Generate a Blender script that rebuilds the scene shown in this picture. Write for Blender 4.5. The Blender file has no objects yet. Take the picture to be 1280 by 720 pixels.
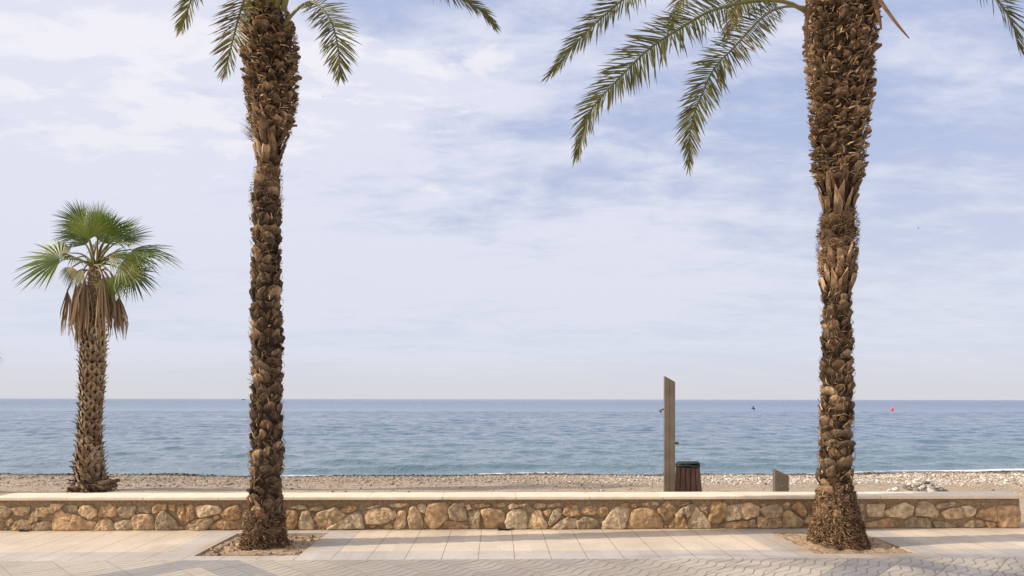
import bpy, math, random
import numpy as np
from mathutils import Vector, Matrix, noise as mnoise

scene = bpy.context.scene
col = scene.collection
R_ = math.radians

# ------------------------------------------------------------------ camera
FPX, YAW, ROLL, CAMH = 830.0, 0.0227, 0.0016, 1.74
Fw = Vector((math.sin(YAW), math.cos(YAW), 0)); Rt = Vector((math.cos(YAW), -math.sin(YAW), 0)); Up = Vector((0, 0, 1))
R2 = Rt*math.cos(ROLL) + Up*math.sin(ROLL); U2 = Up*math.cos(ROLL) - Rt*math.sin(ROLL)
CAM = Vector((0, 0, CAMH))
def at(px, py, D):
    return CAM + Fw*D + R2*((px-640)/FPX*D) + U2*((499-py)/FPX*D)
def proj(P):
    d = Vector(P) - CAM; D = d.dot(Fw)
    return 640 + d.dot(R2)/D*FPX, 499 - d.dot(U2)/D*FPX, D
def ground(px, py, z=0.0):
    d = Fw + R2*((px-640)/FPX) + U2*((499-py)/FPX)
    return CAM + d*((z-CAMH)/d.z)
def onwall(px, py, Y):
    d = Fw + R2*((px-640)/FPX) + U2*((499-py)/FPX)
    return CAM + d*(Y/d.y)

cd = bpy.data.cameras.new('camera'); cam = bpy.data.objects.new('camera', cd); col.objects.link(cam)
cd.sensor_width = 36; cd.lens = FPX/1280*36; cd.shift_y = (499-360)/1280; cd.clip_end = 60000; cd.clip_start = .05
M = Matrix(((R2.x, U2.x, -Fw.x), (R2.y, U2.y, -Fw.y), (R2.z, U2.z, -Fw.z))).to_4x4(); M.translation = CAM
cam.matrix_world = M
scene.camera = cam

# ------------------------------------------------------------------ mesh + object helpers
class MB:
    def __init__(s): s.v = []; s.f = []; s.c = []; s.sm = []
    def add(s, verts, faces, c=(1, 1, 1), smooth=True):
        b = len(s.v); s.v.extend([tuple(p) for p in verts])
        if len(verts) and isinstance(c, list): s.c.extend(c)
        else: s.c.extend([c]*len(verts))
        for f in faces: s.f.append(tuple(i+b for i in f)); s.sm.append(smooth)
    def build(s, name, mat, parent=None, loc=(0, 0, 0)):
        L = Vector(loc)
        me = bpy.data.meshes.new(name)
        me.from_pydata([(x-L.x, y-L.y, z-L.z) for x, y, z in s.v], [], s.f)
        me.polygons.foreach_set('use_smooth', s.sm)
        a = me.color_attributes.new('Col', 'FLOAT_COLOR', 'POINT')
        arr = np.ones((len(s.v), 4), dtype=np.float32); arr[:, :3] = np.array(s.c, dtype=np.float32).reshape(-1, 3)
        a.data.foreach_set('color', arr.ravel())
        if mat: me.materials.append(mat)
        me.update()
        o = bpy.data.objects.new(name, me); col.objects.link(o)
        if parent: o.parent = parent
        else: o.location = L
        return o
def box(mb, x0, x1, y0, y1, z0, z1, c=(1, 1, 1), bev=0.0):
    if bev <= 0:
        v = [(x, y, z) for z in (z0, z1) for y in (y0, y1) for x in (x0, x1)]
        f = [(0, 2, 3, 1), (4, 5, 7, 6), (0, 1, 5, 4), (2, 6, 7, 3), (0, 4, 6, 2), (1, 3, 7, 5)]
        mb.add(v, f, c, False)
    else:
        b = bev
        v = []
        for z, i in ((z0, b), (z0+b, 0), (z1-b, 0), (z1, b)):
            v += [(x0+i, y0+b, z), (x0+b, y0+i, z), (x1-b, y0+i, z), (x1-i, y0+b, z), (x1-i, y1-b, z), (x1-b, y1-i, z), (x0+b, y1-i, z), (x0+i, y1-b, z)]
        f = [tuple(range(7, -1, -1)), tuple(range(24, 32))]
        for k in range(3):
            for j in range(8):
                f.append((k*8+j, k*8+(j+1) % 8, k*8+8+(j+1) % 8, k*8+8+j))
        mb.add(v, f, c, False)
def tube(mb, pts, rad, n=6, c=(1, 1, 1), smooth=True, cap=True):
    P = [Vector(p) for p in pts]; m = len(P); vs = []; ref = None
    for i in range(m):
        t = (P[min(i+1, m-1)] - P[max(i-1, 0)])
        if t.length < 1e-9: t = Vector((0, 0, 1))
        t.normalize()
        if ref is None: ref = t.orthogonal().normalized()
        ref = (ref - t*ref.dot(t)).normalized(); b = t.cross(ref)
        r = rad[i] if isinstance(rad, (list, tuple)) else rad
        for k in range(n):
            a = 2*math.pi*k/n
            vs.append(P[i] + ref*(math.cos(a)*r) + b*(math.sin(a)*r))
    fs = [(i*n+k, i*n+(k+1) % n, (i+1)*n+(k+1) % n, (i+1)*n+k) for i in range(m-1) for k in range(n)]
    if cap: fs += [tuple(range(n-1, -1, -1)), tuple(range((m-1)*n, m*n))]
    mb.add(vs, fs, c, smooth)
def tag(o, label=None, cat=None, group=None, kind=None):
    if label: o['label'] = label
    if cat: o['category'] = cat
    if group: o['group'] = group
    if kind: o['kind'] = kind
    return o
def empty(name, loc):
    o = bpy.data.objects.new(name, None); o.location = loc; o.empty_display_size = .2; col.objects.link(o); return o
def catmull(pts, n):
    P = [Vector(p) for p in pts]; P = [P[0]*2-P[1]] + P + [P[-1]*2-P[-2]]
    out = []; m = len(P)-3
    for i in range(n):
        t = i/(n-1)*m; k = min(int(t), m-1); u = t-k
        a, b, c_, d = P[k:k+4]
        out.append(.5*((2*b)+(c_-a)*u+(2*a-5*b+4*c_-d)*u*u+(3*b-a-3*c_+d)*u**3))
    L = [0]
    for i in range(1, n): L.append(L[-1]+(out[i]-out[i-1]).length)
    res = []; j = 0
    for i in range(n):
        s = L[-1]*i/(n-1)
        while j < n-2 and L[j+1] < s: j += 1
        w = (s-L[j])/max(L[j+1]-L[j], 1e-9); res.append(out[j].lerp(out[j+1], min(max(w, 0), 1)))
    return res, L[-1]
def interp(x, tab):
    if x <= tab[0][0]: return tab[0][1]
    for (a, b), (c_, d) in zip(tab, tab[1:]):
        if x <= c_: return b+(d-b)*(x-a)/(c_-a)
    return tab[-1][1]
def fbm(p, o=4):
    return mnoise.fractal(p, 1.0, 2.0, o, noise_basis='PERLIN_ORIGINAL')
def cmul(c, k): return (c[0]*k, c[1]*k, c[2]*k)
def cmix(a, b, t): return tuple(x+(y-x)*t for x, y in zip(a, b))

# ------------------------------------------------------------------ node helpers
def new_mat(name):
    m = bpy.data.materials.new(name); m.use_nodes = True; nt = m.node_tree; nt.nodes.clear()
    out = nt.nodes.new('ShaderNodeOutputMaterial'); bs = nt.nodes.new('ShaderNodeBsdfPrincipled')
    nt.links.new(bs.outputs[0], out.inputs[0]); return m, nt, bs, out
class X:
    """tiny math-node expression"""
    def __init__(s, nt, k): s.nt = nt; s.k = k
    def op(s, o, b=None, c=None):
        n = s.nt.nodes.new('ShaderNodeMath'); n.operation = o
        for i, q in enumerate((s, b, c)):
            if q is None: continue
            if isinstance(q, X): q = q.k
            if isinstance(q, (int, float)): n.inputs[i].default_value = q
            else: s.nt.links.new(q, n.inputs[i])
        return X(s.nt, n.outputs[0])
    def __add__(s, b): return s.op('ADD', b)
    def __sub__(s, b): return s.op('SUBTRACT', b)
    def __mul__(s, b): return s.op('MULTIPLY', b)
    def __radd__(s, b): return s+b
    def __rmul__(s, b): return s*b
    def __rsub__(s, b): return (s*-1)+b
    def __truediv__(s, b): return s.op('DIVIDE', b)
    def gt(s, b): return s.op('GREATER_THAN', b)
    def lt(s, b): return s.op('LESS_THAN', b)
    def abs(s): return s.op('ABSOLUTE')
    def sin(s): return s.op('SINE')
    def floor(s): return s.op('FLOOR')
    def frac(s): return s.op('FRACT')
    def max(s, b): return s.op('MAXIMUM', b)
    def min(s, b): return s.op('MINIMUM', b)
    def smooth(s, a, b, lo=0., hi=1.):
        n = s.nt.nodes.new('ShaderNodeMapRange'); n.interpolation_type = 'SMOOTHSTEP'
        s.nt.links.new(s.k, n.inputs[0])
        for i, q in enumerate((a, b, lo, hi)): n.inputs[i+1].default_value = q
        return X(s.nt, n.outputs[0])
def sock(nt, inp, v):
    if isinstance(v, X): v = v.k
    if isinstance(v, (int, float)): inp.default_value = v
    elif isinstance(v, tuple): inp.default_value = v if len(v) == 4 or inp.type == 'VECTOR' else (*v, 1)
    else: nt.links.new(v, inp)
def mix(nt, f, a, b, mode='MIX'):
    n = nt.nodes.new('ShaderNodeMix'); n.data_type = 'RGBA'; n.blend_type = mode
    sock(nt, n.inputs[0], f); sock(nt, n.inputs[6], a); sock(nt, n.inputs[7], b); return n.outputs[2]
def noise_n(nt, vec, scale, detail=4, rough=.55, dist=0., out=0):
    n = nt.nodes.new('ShaderNodeTexNoise'); n.inputs['Scale'].default_value = scale; n.inputs['Detail'].default_value = detail
    n.inputs['Roughness'].default_value = rough; n.inputs['Distortion'].default_value = dist
    if vec is not None: nt.links.new(vec, n.inputs['Vector'])
    return X(nt, n.outputs[0]) if out == 0 else n.outputs[1]
def coords(nt, which='Object'):
    n = nt.nodes.new('ShaderNodeTexCoord'); return n.outputs[which]
def mapv(nt, v, s=(1, 1, 1), r=(0, 0, 0), l=(0, 0, 0)):
    n = nt.nodes.new('ShaderNodeMapping'); n.inputs['Scale'].default_value = s; n.inputs['Rotation'].default_value = r; n.inputs['Location'].default_value = l
    nt.links.new(v, n.inputs[0]); return n.outputs[0]
def sep(nt, v):
    n = nt.nodes.new('ShaderNodeSeparateXYZ'); nt.links.new(v, n.inputs[0]); return [X(nt, o) for o in n.outputs]
def comb(nt, x, y, z):
    n = nt.nodes.new('ShaderNodeCombineXYZ')
    for i, q in enumerate((x, y, z)): sock(nt, n.inputs[i], q)
    return n.outputs[0]
def bump(nt, bs, h, strength=.5, dist=.01, prev=None):
    n = nt.nodes.new('ShaderNodeBump'); n.inputs['Strength'].default_value = strength; n.inputs['Distance'].default_value = dist
    sock(nt, n.inputs['Height'], h)
    if prev is not None: nt.links.new(prev, n.inputs['Normal'])
    nt.links.new(n.outputs[0], bs.inputs['Normal']); return n.outputs[0]
def attr(nt, name='Col'):
    n = nt.nodes.new('ShaderNodeAttribute'); n.attribute_name = name; return n.outputs['Color']

# ------------------------------------------------------------------ materials
def mat_col(name, rough=.8, spec=.3, nscale=30, namt=.5, bscale=60, bstr=.4, bdist=.006, stretch=(1, 1, 1)):
    m, nt, bs, out = new_mat(name)
    v = mapv(nt, coords(nt), stretch)
    n1 = noise_n(nt, v, nscale, 5, .6)
    k = n1.smooth(.25, .75, 1-namt, 1+namt)
    c = mix(nt, 1., attr(nt), comb(nt, k, k, k), 'MULTIPLY')
    sock(nt, bs.inputs['Base Color'], c)
    bs.inputs['Roughness'].default_value = rough; bs.inputs['Specular IOR Level'].default_value = spec
    n2 = noise_n(nt, v, bscale, 4, .6)
    if bstr > 0: bump(nt, bs, n2, bstr, bdist)
    return m
M_trunk = mat_col('palm_bark', .9, .15, 14, .55, 45, .7, .012, (2.2, 2.2, .7))
M_stone = mat_col('tan_stone', .9, .2, 16, .42, 38, .8, .012)
M_mortar = mat_col('mortar', .95, .1, 25, .3, 90, .8, .01)
M_coping = mat_col('coping_stone', .7, .25, 5, .09, 120, .12, .002)
M_pebble = mat_col('pebble', .8, .3, 9, .15, 30, 0)
M_wood = mat_col('dark_red_wood', .55, .35, 7, .5, 60, .3, .003, (6, 6, .5))
M_plain = mat_col('painted', .6, .3, 20, .12, 60, .1, .002)
M_soil = mat_col('soil', .95, .1, 22, .35, 70, .9, .015)

def mat_leaf(name, trans=.22):
    m, nt, bs, out = new_mat(name)
    a = attr(nt)
    sock(nt, bs.inputs['Base Color'], a); bs.inputs['Roughness'].default_value = .45; bs.inputs['Specular IOR Level'].default_value = .3
    tr = nt.nodes.new('ShaderNodeBsdfTranslucent'); sock(nt, tr.inputs[0], mix(nt, 1., a, (1.4, 1.5, .7), 'MULTIPLY'))
    ms = nt.nodes.new('ShaderNodeMixShader'); ms.inputs[0].default_value = trans
    nt.links.new(bs.outputs[0], ms.inputs[1]); nt.links.new(tr.outputs[0], ms.inputs[2]); nt.links.new(ms.outputs[0], out.inputs[0])
    return m
M_leaf = mat_leaf('palm_leaf', .3); M_dead = mat_leaf('dead_leaf', .12)

def mat_metal():
    m, nt, bs, out = new_mat('brushed_bronze_steel')
    v = mapv(nt, coords(nt), (30, 30, 1.2)); n = noise_n(nt, v, 6, 3)
    big = noise_n(nt, coords(nt), 3, 3)
    c = mix(nt, big.smooth(.35, .7), (.195, .163, .128), (.27, .232, .185))
    sock(nt, bs.inputs['Base Color'], c); bs.inputs['Metallic'].default_value = .8
    sock(nt, bs.inputs['Roughness'], n.smooth(.3, .7, .38, .55)); bump(nt, bs, n, .1, .002); return m
M_metal = mat_metal()

# ---- paving
YF, YG, YW = 7.22, 7.62, 8.9
PITS = [(-3.35, -2.2, 7.42, 8.66), (3.60, 4.77, 7.42, 8.62)]
def mat_paving():
    m, nt, bs, out = new_mat('paving_tiles')
    P = coords(nt); x, y, z = sep(nt, P)
    inback = y.gt(YF)
    # -- back zone: 40 cm tiles
    gx = (x-.2)/.4; dx = (gx.frac()-.5).abs()          # .5 at a joint
    j1 = dx.smooth(.484, .493)
    gy = (y-YF)/.4; dy = (gy.frac()-.5).abs(); jy = dy.smooth(.488, .495)*.35
    stripes = ((y+(x*2.1).sin()*.006+noise_n(nt, P, 3, 2)*.03)*2*math.pi/.05).sin()
    tid = (gx-.5).floor()*7.13 + gy.floor()*3.71
    wn = nt.nodes.new('ShaderNodeTexWhiteNoise'); wn.noise_dimensions = '1D'; nt.links.new(tid.k, wn.inputs['W']); rnd = X(nt, wn.outputs['Value'])
    grey = y.lt(YG)
    for (a, b, c0, d) in PITS:
        g = x.gt(a-.40)*x.lt(b+.40)
        # whole tile strips beside the pit
        grey = grey.max(g)
    # -- front zone: 40 cm tiles turned 45 degrees with wavy grooves
    s2 = 1/math.sqrt(2)
    p = (x+y)*s2; q = (x-y)*s2
    off_p = ((-3.07-.29)+YF)*s2; off_q = (3.93-YF)*s2
    dp = (((x-y)*s2-off_q)/.41).frac(); dq = (((x+y)*s2-((4.51+YF)*s2))/.41).frac()
    jj = (dp-.5).abs().smooth(.482, .494).max((dq-.5).abs().smooth(.486, .496)*.8)
    wob = noise_n(nt, P, 1.3, 2)
    wave = (p*(2*math.pi/.41)).sin()*.025
    gq = ((q+wave)/.1025)
    groove = (gq.frac()-.5).abs().smooth(.40, .462)
    chev = None
    for xc in (-3.07, 4.22):
        sA = (y*-1+YF)-(x-xc).abs()
        b_ = sA.abs().lt(.29)*(x-xc).abs().lt(3.3)
        chev = b_ if chev is None else chev.max(b_)
    tid2 = (((x-y)*s2-off_q)/.41).floor()*5.3 + (((x+y)*s2-((4.51+YF)*s2))/.41).floor()*9.1
    wn2 = nt.nodes.new('ShaderNodeTexWhiteNoise'); wn2.noise_dimensions = '1D'; nt.links.new(tid2.k, wn2.inputs['W']); rnd2 = X(nt, wn2.outputs['Value'])
    cream = (.675, .575, .455); greyc = (.53, .49, .445); pink = (.37, .335, .297)
    back = mix(nt, grey, cream, greyc)
    centre = x.smooth(-2.6, -1.2)*x.smooth(2.4, .8)
    fr = mix(nt, centre*.8+.2, (.53, .475, .40), pink)
    fr = mix(nt, chev, fr, (.325, .31, .305))
    c = mix(nt, inback, fr, back)
    big = noise_n(nt, P, .9, 4, .6); fine = noise_n(nt, mapv(nt, P, (6, 26, 1)), 3, 5, .65)
    k = big.smooth(.25, .75, .86, 1.1)*fine.smooth(.2, .8, .85, 1.12)*((rnd*inback+rnd2*(1-inback))*.12+.94)
    c = mix(nt, 1., c, comb(nt, k, k, k), 'MULTIPLY')
    st = stripes.smooth(-.9, -.2)*-1+1
    g_all = (j1.max(jy).max(st*.26))*inback + (jj.max(groove*.95))*(1-inback)
    brk = noise_n(nt, P, 9, 3).smooth(.3, .62, .7, 1.)
    g_all = g_all*brk
    c = mix(nt, g_all*.72, c, (.18, .135, .095))
    dirt = noise_n(nt, P, 2.1, 6, .7).smooth(.58, .74)*.35
    c = mix(nt, dirt, c, (.42, .31, .2))
    # blown soil round the pits, along the wall foot and in patches
    dn = noise_n(nt, P, 5., 6, .7); dn2 = noise_n(nt, P, 1.1, 4, .6)
    soil_m = None
    for (cx_, cy_, r0, r1) in ((-2.75, 8.0, .55, .95), (4.15, 8.0, .55, 1.25)):
        a_ = x-cx_; b_ = y-cy_
        q_ = ((a_*a_+b_*b_*1.4).op('SQRT')+dn*.5-.25).smooth(r1, r0)
        soil_m = q_ if soil_m is None else soil_m.max(q_)
    foot = (y+dn*.25).smooth(8.82, 9.02)*.8
    soil_m = (soil_m*.85).max(foot)*dn.smooth(.30, .55)
    c = mix(nt, soil_m, c, (.43, .33, .225))
    spots = noise_n(nt, P, 17, 2, .5).smooth(.70, .74)*.35
    c = mix(nt, spots, c, (.2, .16, .12))
    stain = dn2.smooth(.55, .72)*.22
    c = mix(nt, stain, c, (.34, .28, .22))
    sock(nt, bs.inputs['Base Color'], c); bs.inputs['Roughness'].default_value = .75; bs.inputs['Specular IOR Level'].default_value = .3
    h = (1-g_all)+fine*.15
    bump(nt, bs, h, .6, .008)
    return m
M_pave = mat_paving()

def mat_sand():
    m, nt, bs, out = new_mat('beach_sand')
    P = coords(nt); x, y, z = sep(nt, P)
    n1 = noise_n(nt, P, 1.2, 5, .65); n2 = noise_n(nt, P, 14, 4, .7)
    vor = nt.nodes.new('ShaderNodeTexVoronoi'); vor.inputs['Scale'].default_value = 16; nt.links.new(P, vor.inputs['Vector'])
    sepc = nt.nodes.new('ShaderNodeSeparateColor'); nt.links.new(vor.outputs['Color'], sepc.inputs[0]); vr = X(nt, sepc.outputs[0])
    sand = mix(nt, n1.smooth(.3, .7), (.41, .325, .22), (.50, .41, .295))
    peb = mix(nt, vr, (.22, .165, .12), (.60, .50, .385))
    t = (y+n1*3.).smooth(15.6, 18.2)*(n2.smooth(.3, .6, .5, 1.))
    c = mix(nt, t, sand, peb)
    k = n2.smooth(.2, .8, .7, 1.2)
    c = mix(nt, 1., c, comb(nt, k, k, k), 'MULTIPLY')
    wet = (y+n1*1.6-.3).smooth(23.9, 25.2)
    c = mix(nt, wet*.8, c, (.075, .06, .055))
    sock(nt, bs.inputs['Base Color'], c); sock(nt, bs.inputs['Roughness'], wet*-.5+.92); bs.inputs['Specular IOR Level'].default_value = .25
    bump(nt, bs, n2+vr*.4, .9, .03)
    return m
M_sand = mat_sand()

def mat_sea():
    m, nt, bs, out = new_mat('sea_water')
    P = coords(nt); x, y, z = sep(nt, P)
    far = y.smooth(30, 260); 
    str_ = noise_n(nt, mapv(nt, P, (.006, .035, 1)), 1., 4, .6); str2 = noise_n(nt, mapv(nt, P, (.05, .22, 1)), 1., 4, .6)
    c = mix(nt, y.smooth(25.5, 60), (.092, .165, .20), (.07, .138, .215))
    c = mix(nt, far, c, (.045, .115, .235))
    sock(nt, bs.inputs['Base Color'], c)
    bs.inputs['IOR'].default_value = 1.33; bs.inputs['Specular IOR Level'].default_value = .5
    sock(nt, bs.inputs['Roughness'], far*.12+.05)
    w1 = noise_n(nt, mapv(nt, P, (.8, 1.0, 1)), 1., 4, .62); w2 = noise_n(nt, mapv(nt, P, (2.2, 2.2, 1)), 1., 3, .6); w3 = noise_n(nt, mapv(nt, P, (5., 4.5, 1)), 1., 3, .6)
    slick = ((y+str_*30-115).abs()).smooth(7, 2)+((y+str_*20-62).abs()).smooth(3, 1)*.4
    amp = str_.smooth(.32, .68, .7, 1.2)*str2.smooth(.3, .7, .75, 1.15)*(1-slick*.6)*(1+y.smooth(60, 600)*2.5)
    b1 = bump(nt, bs, (w1*.40+w2*.42+w3*.2)*amp, 1., .24)
    # foam at the water's edge (attribute painted on the mesh by distance to shore)
    f = X(nt, nt.nodes.new('ShaderNodeSeparateColor').outputs[0]); nt.links.new(attr(nt), f.k.node.inputs[0])
    fn = noise_n(nt, mapv(nt, P, (1.2, 3.4, 1)), 2.2, 5, .7)
    fo = (f*1.25-fn*1.15).smooth(.14, .34)*.9
    d = nt.nodes.new('ShaderNodeBsdfDiffuse'); d.inputs[0].default_value = (.8, .82, .84, 1)
    ms = nt.nodes.new('ShaderNodeMixShader'); sock(nt, ms.inputs[0], fo)
    nt.links.new(bs.outputs[0], ms.inputs[1]); nt.links.new(d.outputs[0], ms.inputs[2])
    nt.links.new(ms.outputs[0], out.inputs[0])
    return m
M_sea = mat_sea()

# ------------------------------------------------------------------ ground: pavement, soil pits, beach, sea
mb = MB()
xs = sorted({-40, 40, *[q for p in PITS for q in p[:2]]})
def prect(x0, x1, y0, y1, z=0.): mb.add([(x0, y0, z), (x1, y0, z), (x1, y1, z), (x0, y1, z)], [(0, 1, 2, 3)], smooth=False)
for a, b in zip(xs, xs[1:]):
    pit = [p for p in PITS if p[0] == a and p[1] == b]
    if pit: prect(a, b, -30, pit[0][2]); prect(a, b, pit[0][3], 9.3)
    else: prect(a, b, -30, 9.3)
for (a, b, c0, d) in PITS:   # edges of the pits
    for (p, q) in (((a, c0), (b, c0)), ((b, c0), (b, d)), ((b, d), (a, d)), ((a, d), (a, c0))):
        mb.add([(*p, 0), (*q, 0), (*q, -.12), (*p, -.12)], [(0, 1, 2, 3)], smooth=False)
mb.add([(-40, 9.3, 0), (40, 9.3, 0), (40, 9.3, -1), (-40, 9.3, -1)], [(0, 1, 2, 3)], smooth=False)
tag(mb.build('pavement', M_pave), kind='structure')

rnd = random.Random(4)
mb = MB()
for pi, (a, b, c0, d) in enumerate(PITS):
    n = 44; vs = []; cs = []
    for j in range(n):
        for i in range(n):
            x = a+(b-a)*i/(n-1); y = c0+(d-c0)*j/(n-1)
            e = min(i, j, n-1-i, n-1-j)/(n-1)
            pc = ((-2.68, 7.95), (4.07, 8.06))[pi]
            r = math.hypot(x-pc[0], y-pc[1])
            z = -.032 + .03*max(0, 1-r/.6) + .022*fbm(Vector((x*7, y*7, pi)), 4)
            if pi == 1: z += .02
            z = min(z, -.004 + .03*max(0, 1-r/.6)) if pi == 0 else min(z, .006+.03*max(0, 1-r/.6))
            vs.append((x, y, z))
            t = .5+.5*fbm(Vector((x*3, y*3, 5+pi)), 3)
            cs.append(cmix((.36, .25, .16), (.52, .38, .25) if pi == 0 else (.46, .345, .23), min(max(t, 0), 1)))
    mb.add(vs, [(j*n+i, j*n+i+1, (j+1)*n+i+1, (j+1)*n+i) for j in range(n-1) for i in range(n-1)], cs)
    for k in range(150):   # crumbs and chips of bark on the soil
        x = rnd.uniform(a+.02, b-.02); y = rnd.uniform(c0+.02, d-.02); s = rnd.uniform(.006, .022); an = rnd.uniform(0, 6.28)
        cxx, syy = math.cos(an)*s, math.sin(an)*s; z0 = -.03
        mb.add([(x-cxx*1.6, y-syy*1.6, z0), (x+syy, y-cxx, z0), (x+cxx*1.6, y+syy*1.6, z0), (x-syy, y+cxx, z0), (x, y, .0+s*.8)],
               [(0, 1, 4), (1, 2, 4), (2, 3, 4), (3, 0, 4)], rnd.choice([(.22, .14, .09), (.45, .34, .22), (.36, .22, .12), (.5, .4, .3)]), False)
# old brick edging lying in the left pit
a, b, c0, d = PITS[0]
for row in range(2):
    xx = a+.03
    while xx < b-.14:
        w = rnd.uniform(.17, .24)
        if rnd.random() < .85:
            y0 = c0+.015+row*.105+rnd.uniform(-.006, .006)
            box(mb, xx, min(xx+w, b-.02), y0, y0+.088, -.06, -.012+rnd.uniform(-.006, .006), rnd.choice([(.40, .31, .22), (.34, .26, .19), (.45, .36, .27)]), .006)
        xx += w+.014
for s in (0, 1):
    yy = c0+.24
    while yy < d-.15:
        h = rnd.uniform(.17, .24); x0 = (a+.02) if s == 0 else (b-.11)
        if rnd.random() < .8: box(mb, x0, x0+.088, yy, yy+h, -.06, -.014+rnd.uniform(-.006, .004), rnd.choice([(.40, .31, .22), (.34, .26, .19)]), .006)
        yy += h+.014
tag(mb.build('soil', M_soil), kind='structure')

def shore_y(x): return 25.6 + .0022*(x+3)**2*min(1, 60/(abs(x)+1)) + .25*math.sin(x*.35+1) + .15*math.sin(x*.9)
def beach_z(x, y):
    s = shore_y(max(-60, min(60, x)))
    if y < 14: z = -.27
    elif y < s: t = (y-14)/(s-14); z = -.27 - (.93)*t**1.25
    else: z = -1.2 - (y-s)*.13
    return z + .05*mnoise.noise(Vector((x*.45, y*.45, 0))) + .02*mnoise.noise(Vector((x*1.7, y*1.7, 3)))
mb = MB()
gx = [-300, -180, -110, -70, -50] + [i*.4-40 for i in range(201)] + [50, 70, 110, 180, 300]
gy = [9.301] + [9.6+i*.35 for i in range(56)] + [31, 34, 40, 60]
nx = len(gx)
mb.add([(x, y, beach_z(x, y) if y > 9.31 else -.27) for y in gy for x in gx],
       [(j*nx+i, j*nx+i+1, (j+1)*nx+i+1, (j+1)*nx+i) for j in range(len(gy)-1) for i in range(nx-1)])
tag(mb.build('beach', M_sand), kind='structure')

# ramp of pale paving beyond the right end of the wall is the pavement itself; sand starts behind it
# ---- pebbles: one mass
def pebbles():
    t = (1+5**.5)/2
    ico = np.array([(-1, t, 0), (1, t, 0), (-1, -t, 0), (1, -t, 0), (0, -1, t), (0, 1, t), (0, -1, -t), (0, 1, -t), (t, 0, -1), (t, 0, 1), (-t, 0, -1), (-t, 0, 1)])/math.sqrt(1+t*t)
    fi = np.array([(0, 11, 5), (0, 5, 1), (0, 1, 7), (0, 7, 10), (0, 10, 11), (1, 5, 9), (5, 11, 4), (11, 10, 2), (10, 7, 6), (7, 1, 8), (3, 9, 4), (3, 4, 2), (3, 2, 6), (3, 6, 8), (3, 8, 9), (4, 9, 5), (2, 4, 11), (6, 2, 10), (8, 6, 7), (9, 8, 1)])
    rg = np.random.default_rng(7); r = random.Random(8)
    V = []; Cc = []
    n = 0
    while n < 34000:
        x = r.uniform(-22, 24); y = r.uniform(13.6, 26.2)
        s_ = shore_y(x)
        if y > s_+.3: continue
        band = interp(y, [(13.6, .12), (15.5, .18), (17, .75), (21, 1), (24, .8), (26, 1.3)])
        patch = .5+.8*mnoise.noise(Vector((x*.18+3, y*.5, 1)))
        right = interp(x, [(-20, .55), (0, .7), (8, 1.), (20, 1.1)])
        if r.random() > band*(.35+patch)*right: continue
        wetz = y > s_-1.7+.6*mnoise.noise(Vector((x*.3, 0, 4)))
        size = r.uniform(.010, .025) if r.random() < .92 else r.uniform(.025, .06)
        if y < 16.5: size *= .7
        if wetz: size *= 1.15
        g = r.random()
        if wetz: c = cmix((.05, .038, .034), (.24, .18, .15), g**2.5)
        else:
            c = cmix((.19, .14, .10), (.66, .57, .46), g*interp(x, [(-6, .55), (4, .8), (10, 1.)]))
            if r.random() < .12: c = (.30, .2, .14)
            if x > 1 and 16.6 < y < 22.5 and r.random() < .5*min(1, (x-1)/5): c = cmix((.42, .40, .37), (.74, .72, .68), g)
        v = ico*(1+rg.uniform(-.18, .18, (12, 1)))*np.array((size*r.uniform(.9, 1.5), size*r.uniform(.8, 1.2), size*r.uniform(.45, .75)))
        an = r.uniform(0, 6.28); ca, sa = math.cos(an), math.sin(an)
        v = v @ np.array(((ca, sa, 0), (-sa, ca, 0), (0, 0, 1)))
        V.append(v+np.array((x, y, beach_z(x, y)+size*.2))); Cc.append(c); n += 1
    V = np.concatenate(V); F = (fi[None]+np.arange(n)[:, None, None]*12).reshape(-1, 3)
    me = bpy.data.meshes.new('pebbles'); me.vertices.add(len(V)); me.vertices.foreach_set('co', V.ravel().astype(np.float32))
    me.loops.add(F.size); me.loops.foreach_set('vertex_index', F.ravel().astype(np.int32))
    me.polygons.add(len(F)); me.polygons.foreach_set('loop_start', np.arange(len(F), dtype=np.int32)*3)
    me.update(calc_edges=True)
    me.polygons.foreach_set('use_smooth', np.ones(len(F), dtype=bool))
    a = me.color_attributes.new('Col', 'FLOAT_COLOR', 'POINT'); A = np.ones((len(V), 4), np.float32); A[:, :3] = np.repeat(np.array(Cc), 12, axis=0)
    a.data.foreach_set('color', A.ravel()); me.materials.append(M_pebble)
    o = bpy.data.objects.new('pebbles', me); col.objects.link(o); tag(o, kind='stuff')
    tag(o, 'grey and white pebbles strewn over the beach up to the water', 'pebbles')
pebbles()

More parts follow.
